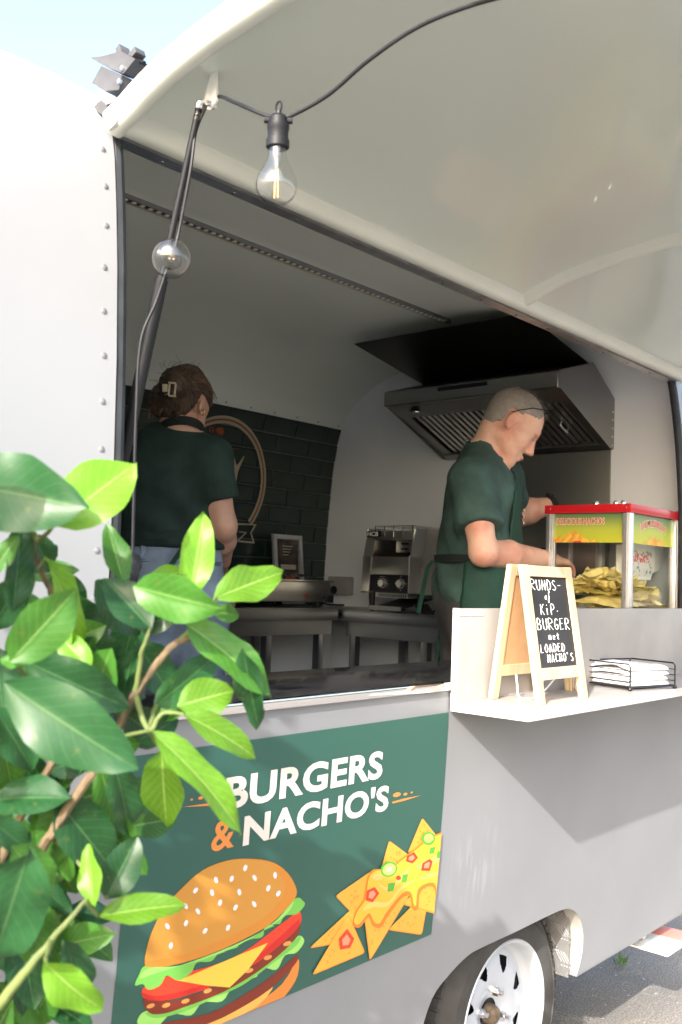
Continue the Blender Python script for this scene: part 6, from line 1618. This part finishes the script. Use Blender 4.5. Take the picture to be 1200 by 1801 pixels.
# ------------------------------------------------------------------ leafy plant in front of the trailer
def leaf_mat(name, top, under, vein, tr):
    m = bpy.data.materials.new(name); m.use_nodes = True
    n = m.node_tree.nodes; l = m.node_tree.links; b = n['Principled BSDF']
    uv = n.new('ShaderNodeUVMap'); sp = n.new('ShaderNodeSeparateXYZ'); l.new(uv.outputs[0], sp.inputs[0])
    def math_(op, a, c_=None):
        q = n.new('ShaderNodeMath'); q.operation = op
        for i, x in enumerate((a, c_)):
            if x is None: continue
            if isinstance(x, (int, float)): q.inputs[i].default_value = x
            else: l.new(x, q.inputs[i])
        return q.outputs[0]
    du = math_('ABSOLUTE', math_('SUBTRACT', sp.outputs[0], .5))
    mid = math_('LESS_THAN', du, .015)
    ph = math_('ADD', math_('MULTIPLY', sp.outputs[1], 9.0), math_('MULTIPLY', du, -5.0))
    fr = math_('FRACT', ph, None)
    sv = math_('LESS_THAN', math_('ABSOLUTE', math_('SUBTRACT', fr, .5)), .045)
    vn = math_('MAXIMUM', mid, math_('MULTIPLY', sv, .36))
    nz = n.new('ShaderNodeTexNoise'); nz.inputs['Scale'].default_value = 3; tc = n.new('ShaderNodeTexCoord'); l.new(tc.outputs['Object'], nz.inputs[0])
    nz.inputs['Scale'].default_value = 22
    oi = n.new('ShaderNodeObjectInfo')
    hs = n.new('ShaderNodeHueSaturation'); hs.inputs['Color'].default_value = (*top, 1)
    mr = n.new('ShaderNodeMapRange'); l.new(oi.outputs['Random'], mr.inputs[0]); mr.inputs[3].default_value = .75; mr.inputs[4].default_value = 1.3
    l.new(math_('MULTIPLY', mr.outputs[0], math_('ADD', math_('MULTIPLY', nz.outputs[0], .4), .8)), hs.inputs['Value'])
    geo = n.new('ShaderNodeNewGeometry')
    mu = n.new('ShaderNodeMixRGB'); l.new(geo.outputs['Backfacing'], mu.inputs[0]); l.new(hs.outputs[0], mu.inputs[1]); mu.inputs[2].default_value = (*under, 1)
    mv = n.new('ShaderNodeMixRGB'); l.new(vn, mv.inputs[0]); l.new(mu.outputs[0], mv.inputs[1]); mv.inputs[2].default_value = (*vein, 1)
    sp2 = n.new('ShaderNodeTexNoise'); sp2.inputs['Scale'].default_value = 9; sp2.inputs['Detail'].default_value = 7; l.new(tc.outputs['Object'], sp2.inputs[0])
    cr_ = n.new('ShaderNodeValToRGB'); cr_.color_ramp.elements[0].position = .62; cr_.color_ramp.elements[1].position = .74; l.new(sp2.outputs[0], cr_.inputs[0])
    mb = n.new('ShaderNodeMixRGB'); l.new(math_('MULTIPLY', cr_.outputs[0], .45), mb.inputs[0]); l.new(mv.outputs[0], mb.inputs[1]); mb.inputs[2].default_value = (.16, .15, .035, 1)
    mv = mb
    l.new(mv.outputs[0], b.inputs['Base Color']); b.inputs['Roughness'].default_value = .42; b.inputs['Specular IOR Level'].default_value = .45
    bp = n.new('ShaderNodeBump'); bp.inputs['Strength'].default_value = .7; bp.inputs['Distance'].default_value = .003; l.new(math_('SUBTRACT', 1.0, vn), bp.inputs['Height']); l.new(bp.outputs[0], b.inputs['Normal'])
    tl = n.new('ShaderNodeBsdfTranslucent'); 
    hs2 = n.new('ShaderNodeHueSaturation'); l.new(mv.outputs[0], hs2.inputs['Color']); hs2.inputs['Value'].default_value = 2.0; hs2.inputs['Hue'].default_value = .475
    l.new(hs2.outputs[0], tl.inputs[0])
    mx = n.new('ShaderNodeMixShader'); mx.inputs[0].default_value = tr; l.new(b.outputs[0], mx.inputs[1]); l.new(tl.outputs[0], mx.inputs[2])
    l.new(mx.outputs[0], n['Material Output'].inputs[0])
    MATS[name] = m
leaf_mat('leaf_bright', (.11, .27, .018), (.13, .29, .03), (.28, .40, .10), .42)  # leaf tones differ by age and also carry sunlit and shaded looks
leaf_mat('leaf_mid', (.038, .135, .016), (.065, .19, .03), (.16, .27, .08), .33)
leaf_mat('leaf_dark', (.012, .060, .018), (.035, .11, .025), (.06, .14, .05), .22)
mat('bark', (.12, .085, .05), .85, var=.6, vs=70, bump=.6, bs=70, stretch=(1, 1, .35))
mat('twig', (.10, .13, .04), .6, var=.25, vs=30)
def leaf_mesh(droop, fold, wrat, twist=0., wav=0., nu=9, nv=4, sd=0):
    vs, fs, uvs = [], [], []
    for i in range(nu+1):
        t = i/nu
        wd = wrat*.5*(math.sin(math.pi*min(1, t**.92))**.66)*(1 if t < .55 else 1-.12*(t-.55)/.45)
        if i == 0: wd = .012
        if i == nu: wd = .004
        yy = t-droop*droop*.25*t**3; zc = -droop*t*t*.55
        for j in range(-nv, nv+1):
            q = j/nv; x = q*wd; z = zc+fold*abs(x)-fold*.8*abs(x)*abs(q)*.5+wav*math.sin(t*11+sd+(2 if q > 0 else 0))*abs(q)**1.5*.05
            a = twist*t; vs.append((x*math.cos(a)-(z-zc)*math.sin(a), yy, zc+x*math.sin(a)+(z-zc)*math.cos(a))); uvs.append((.5+q*.5, t))
    w_ = 2*nv+1
    for i in range(nu):
        for j in range(2*nv): fs.append((i*w_+j, i*w_+j+1, (i+1)*w_+j+1, (i+1)*w_+j))
    me = bpy.data.meshes.new('leaf'); me.from_pydata(vs, [], fs)
    ul = me.uv_layers.new(name='UVMap')
    for p in me.polygons:
        p.use_smooth = True
        for li in p.loop_indices: ul.data[li].uv = uvs[me.loops[li].vertex_index]
    return me
PLB = Vector((.42, .93, 0))
PL = thing('leafy_plant', PLB, 'large green leafy potted plant in the left foreground', 'plant')
rl = random.Random(21)
def place_leaf(P0, P1, nrm, me, mname):
    a = (P1-P0); L = a.length; a.normalize(); n_ = (nrm-a*nrm.dot(a)).normalized(); x_ = a.cross(n_)
    M = Matrix((x_, a, n_)).transposed().to_4x4()
    o = bpy.data.objects.new('leaf', me)
    if not me.materials: me.materials.append(MATS[mname])
    COL.objects.link(o); o.parent = PL
    M = Matrix.Translation(P0-PLB) @ M @ Matrix.Scale(L, 4)
    o.matrix_basis = M
    return o
# (base px, tip px, depth base, depth tip, visible width px, roll deg, droop, fold, tone)
LV = [((-75, 850), (138, 884), .90, .86, 128, 12, .25, .35, 'd'), ((95, 924), (243, 808), .90, .95, 98, -10, .18, .4, 'y'), ((45, 884), (-50, 925), .98, 1.0, 46, 30, .3, .4, 'd'),
 ((22, 1078), (43, 910), .95, .98, 46, 35, .1, .5, 'd'), ((-15, 1010), (32, 940), .95, .95, 34, 20, .1, .4, 'm'), ((18, 1164), (138, 1036), .84, .86, 84, 8, .15, .35, 'm'),
 ((80, 982), (213, 1192), .95, 1.0, 40, 48, .75, .6, 'y'), ((218, 1030), (190, 917), 1.0, 1.03, 40, 25, .1, .5, 'm'), ((255, 1026), (341, 992), 1.0, 1.04, 24, 50, .2, .5, 'y'),
 ((333, 1052), (362, 898), 1.02, 1.06, 54, 15, .12, .45, 'y'), ((378, 1052), (503, 1001), 1.0, 1.06, 62, -15, .15, .4, 'y'), ((236, 1030), (384, 1075), .95, .92, 76, 14, .3, .4, 'm'),
 ((265, 1106), (184, 1012), .98, .98, 62, -20, .2, .5, 'd'), ((328, 1098), (496, 1205), 1.0, .97, 62, 25, .6, .5, 'm'), ((428, 1140), (452, 1292), .98, 1.02, 46, -15, .2, .4, 'd'),
 ((378, 1076), (422, 1082), 1.02, 1.04, 30, 10, .1, .4, 'm'), ((272, 1242), (392, 1150), 1.0, 1.05, 56, 20, .2, .4, 'd'), ((312, 1242), (415, 1212), .98, 1.0, 64, -12, .2, .4, 'y'),
 ((322, 1256), (470, 1324), .96, .98, 44, 28, .4, .5, 'y'), ((268, 1288), (462, 1452), .93, .92, 52, 30, .5, .55, 'y'), ((8, 1200), (238, 1362), .83, .82, 112, 14, .25, .35, 'd'),
 ((40, 1160), (232, 1252), .92, .95, 74, 10, .2, .4, 'd'), ((0, 1160), (46, 1168), .85, .85, 24, 30, .1, .4, 'm'), ((-10, 1245), (66, 1358), .95, .98, 62, 20, .2, .4, 'd'),
 ((285, 1318), (290, 1463), .98, 1.0, 68, -18, .15, .4, 'y'), ((98, 1405), (207, 1535), .97, 1.0, 86, 12, .2, .4, 'd'), ((202, 1345), (238, 1480), .99, 1.02, 58, 22, .2, .5, 'd'),
 ((176, 1352), (222, 1482), 1.03, 1.05, 60, -10, .2, .5, 'm'), ((186, 1582), (244, 1470), .95, .97, 60, 10, .12, .4, 'd'), ((166, 1594), (153, 1484), .92, .94, 38, -28, .1, .4, 'y'),
 ((172, 1612), (330, 1582), .94, .97, 44, 30, .2, .5, 'y'), ((52, 1492), (-18, 1724), .78, .80, 116, 10, .25, .35, 'd'), ((20, 1488), (106, 1580), .86, .9, 60, 20, .2, .4, 'm'),
 ((78, 1690), (182, 1802), .86, .87, 60, 25, .45, .5, 'y'), ((116, 1655), (160, 1795), .93, .96, 52, 25, .3, .5, 'd'), ((110, 1690), (130, 1770), .98, 1.0, 44, 0, .2, .4, 'm'),
 ((60, 1420), (170, 1560), 1.0, 1.02, 70, 15, .2, .4, 'm'), ((30, 1330), (95, 1420), 1.02, 1.05, 56, 20, .2, .4, 'd'), ((0, 1290), (32, 1405), .98, 1.0, 46, 30, .2, .4, 'm'), ((-20, 1440), (62, 1500), .9, .93, 44, 20, .2, .4, 'd'),
 ((150, 1120), (215, 1185), 1.03, 1.06, 60, 10, .2, .4, 'd'), ((170, 1020), (250, 1120), 1.05, 1.08, 70, 15, .2, .4, 'd'), ((110, 1060), (190, 1140), 1.06, 1.1, 66, -15, .2, .4, 'd'), ((240, 1130), (310, 1230), 1.05, 1.08, 64, 20, .2, .4, 'd'),
 ((90, 1010), (150, 1080), 1.08, 1.1, 56, 10, .2, .4, 'd'), ((130, 1170), (60, 1100), 1.02, 1.04, 50, 10, .2, .4, 'm'), ((70, 1240), (0, 1330), 1.04, 1.06, 66, 10, .2, .4, 'd'), ((140, 1300), (240, 1390), 1.06, 1.08, 70, 20, .2, .4, 'd'), ((110, 1340), (60, 1440), 1.08, 1.1, 60, 10, .2, .4, 'd'),
 ((210, 1250), (300, 1310), 1.06, 1.1, 60, 10, .2, .4, 'd'), ((40, 1010), (-20, 1120), .98, 1.0, 60, 10, .2, .4, 'd'), ((25, 860), (110, 905), 1.02, 1.04, 46, 10, .1, .4, 'd'), ((150, 1330), (250, 1300), 1.0, 1.03, 50, 25, .2, .4, 'm'), ((60, 940), (92, 1010), 1.0, 1.03, 40, 25, .2, .4, 'd'),
 ((100, 960), (20, 1005), 1.04, 1.08, 52, 15, .2, .4, 'd'), ((160, 1180), (100, 1110), .96, .98, 44, 10, .1, .4, 'y'), ((50, 1560), (130, 1470), 1.0, 1.03, 66, 10, .2, .4, 'm'), ((10, 1580), (70, 1680), .95, .98, 60, 20, .2, .4, 'm')]
TN = {'y': 'leaf_bright', 'm': 'leaf_mid', 'd': 'leaf_dark'}
for k, (b0, t0, db, dt, wp, roll, dr, fo_, tn) in enumerate(LV):
    P0, P1 = oD(*b0, db), oD(*t0, dt); L = (P1-P0).length
    dm = (db+dt)/2; Wv = wp/CF*dm; W_r = Wv/max(.45, math.cos(R(roll)))
    me = leaf_mesh(dr, fo_, min(.85, 1.12*W_r/L), rl.uniform(-.25, .25), rl.uniform(.5, 1.3), sd=k)
    tc_ = (Vector((0, 0, CAM_H))-(P0+P1)/2).normalized(); a = (P1-P0).normalized()
    n0 = (tc_-a*tc_.dot(a)).normalized(); s0_ = a.cross(n0)
    n_ = n0*math.cos(R(roll))+s0_*math.sin(R(roll))
    if n_.z < -.15: n_ = n0*math.cos(R(roll))-s0_*math.sin(R(roll))
    place_leaf(P0, P1, n_, me, TN[tn])
for k in range(125):
    x, y = (rl.uniform(-20, 265), rl.uniform(1010, 1700)) if k < 85 else (rl.uniform(-40, 110), rl.uniform(1380, 1790))
    if (x > 120 and y > 1480 and k < 85) or (x > 60 and y < 1060): continue
    dp = rl.uniform(.98, 1.17); a_ = rl.uniform(-.5, 2.6); ln = rl.uniform(95, 150)
    P0, P1 = oD(x, y, dp), oD(x+ln*math.cos(a_)*.8, y+ln*math.sin(a_), dp+rl.uniform(-.04, .05))
    me = leaf_mesh(rl.uniform(.1, .4), .4, rl.uniform(.46, .6), rl.uniform(-.3, .3), .5, sd=k)
    tc_ = (Vector((0, 0, CAM_H))-P0).normalized()
    place_leaf(P0, P1, tc_+Vector((rl.gauss(0, .4), rl.gauss(0, .4), abs(rl.gauss(.2, .4)))), me, ('leaf_dark', 'leaf_mid', 'leaf_mid')[k % 3])
# the rest of the crown, left of the picture and behind
VAR = [leaf_mesh(rl.uniform(.1, .5), .4, rl.uniform(.4, .55), rl.uniform(-.3, .3), .4, sd=k) for k in range(6)]
for k, me in enumerate(VAR): me.materials.append(MATS[('leaf_mid', 'leaf_dark', 'leaf_dark', 'leaf_mid', 'leaf_bright', 'leaf_dark')[k]])
twigs = []
for k in range(120):
    c = Vector((rl.gauss(.08, .17), rl.gauss(.92, .09), rl.gauss(1.38, .26)))
    if c.y > 1.12 or c.y < .72 or c.z > 1.95 or c.z < .75: continue
    if c.x/c.y > .30: continue
    out = (c-Vector((.08, .92, c.z-.15))).normalized()
    d = (out+Vector((rl.gauss(0, .4), rl.gauss(0, .4), rl.gauss(0, .4)))).normalized(); L = rl.uniform(.085, .13)
    place_leaf(c, c+d*L, (Vector((-.5, -.3, .8))+Vector((rl.gauss(0, .3), rl.gauss(0, .3), 0))), VAR[k % 6], 'leaf_mid'); twigs.append(c)
# branches
def branch(pts, r0, r1, mt, name='branch'):
    pp = catmull(pts, 6); n_ = len(pp)
    pp = [p+Vector((rl.gauss(0, .0004), rl.gauss(0, .0004), 0)) for p in pp]
    m = MB(); m.tube(pp, [r0+(r1-r0)*i/(n_-1) for i in range(n_)], 9); return m.build(name, mt, PL)
trunk_top = oD(-70, 1860, .97)
branch([Vector((.42, .93, .18)), Vector((.43, .92, .6)), trunk_top, oD(-90, 1795, .95)], .013, .008, 'bark', 'trunk')
branch([trunk_top, oD(0, 1640, .98), oD(62, 1515, .97), oD(120, 1420, .97), oD(182, 1330, .98), oD(238, 1222, .99), oD(300, 1140, 1.0), oD(335, 1122, 1.01)], .0062, .0032, 'bark')
branch([trunk_top, oD(-30, 1600, 1.0), oD(25, 1460, 1.0), oD(75, 1370, 1.0), oD(120, 1290, 1.0), oD(160, 1180, 1.02), oD(70, 1000, 1.0), oD(60, 940, .98)], .0055, .0026, 'bark')
branch([oD(-20, 1790, .9), oD(40, 1715, .9), oD(90, 1655, .91), oD(150, 1585, .92)], .0055, .002, 'twig')
for ps in ([(238, 1222, .99), (262, 1285, .96), (285, 1255, .97), (325, 1256, .96)], [(62, 945, .98), (72, 950, .96), (98, 920, .92), (105, 912, .9)], [(300, 1140, 1.0), (345, 1100, 1.01), (382, 1050, 1.0)], [(335, 1122, 1.01), (335, 1080, 1.02), (333, 1050, 1.02)], [(182, 1330, .98), (205, 1300, .97), (262, 1285, .95)], [(150, 1585, .92), (172, 1610, .94)], [(90, 1655, .91), (80, 1690, .87)], [(120, 1290, 1.0), (90, 1230, .96), (20, 1165, .85)], [(70, 1000, 1.0), (80, 982, .95)], [(62, 1515, .97), (100, 1480, .98), (190, 1580, .95)], [(238, 1222, .99), (250, 1150, .98), (265, 1105, .98)], [(262, 1285, .96), (275, 1240, 1.0)], [(262, 1285, .96), (285, 1320, .98)], [(60, 940, .98), (30, 905, .95), (-40, 860, .92)]):
    branch([oD(*p) for p in ps], .003, .0016, 'twig', 'twig')
ct = Vector((.30, .94, .7))
branch([Vector((.40, .93, .3)), ct, Vector((.12, .93, 1.2)), Vector((.05, .92, 1.7))], .014, .004, 'bark')
branch([Vector((.40, .93, .3)), Vector((.25, .9, .9)), Vector((-.08, .88, 1.4))], .011, .004, 'bark')
# pot
mat('pot', (.06, .06, .065), .6, var=.2, vs=10); mat('soil', (.05, .035, .025), .95, var=.4, vs=60, bump=.5, bs=50)
m = MB(); m.lathe([(0, 0), (.125, 0), (.135, .01), (.17, .30), (.175, .31), (.175, .325), (.160, .325), (.158, .29), (0, .29)], Vector((.42, .93, 0)), (0, 0, 1), 36); po = m.build('pot', 'pot', PL)
m = MB(); m.lathe([(.157, .291), (.1, .297), (0, .30)], Vector((.42, .93, 0)), (0, 0, 1), 30); m.build('soil', 'soil', PL)
# weed in an asphalt crack
c = oZ(1093, 1700, 0)
WD = thing('weed', (c.x, c.y, 0), 'small green weed growing from an asphalt crack under the trailer', 'weed')
mat('weed_leaf', (.07, .16, .03), .6)
for k in range(14):
    a = rl.uniform(0, 6.28); h = rl.uniform(.02, .05); r_ = rl.uniform(.01, .03); b_ = c+Vector((rl.gauss(0, .008), rl.gauss(0, .008), 0))
    m = MB(); t_ = b_+Vector((r_*math.cos(a), r_*math.sin(a), h)); sd_ = Vector((-math.sin(a), math.cos(a), 0))*.004
    m.add([b_, (b_+t_)/2+sd_, t_, (b_+t_)/2-sd_], [(0, 1, 2, 3)]); m.build('blade', 'weed_leaf', WD, smooth=0)
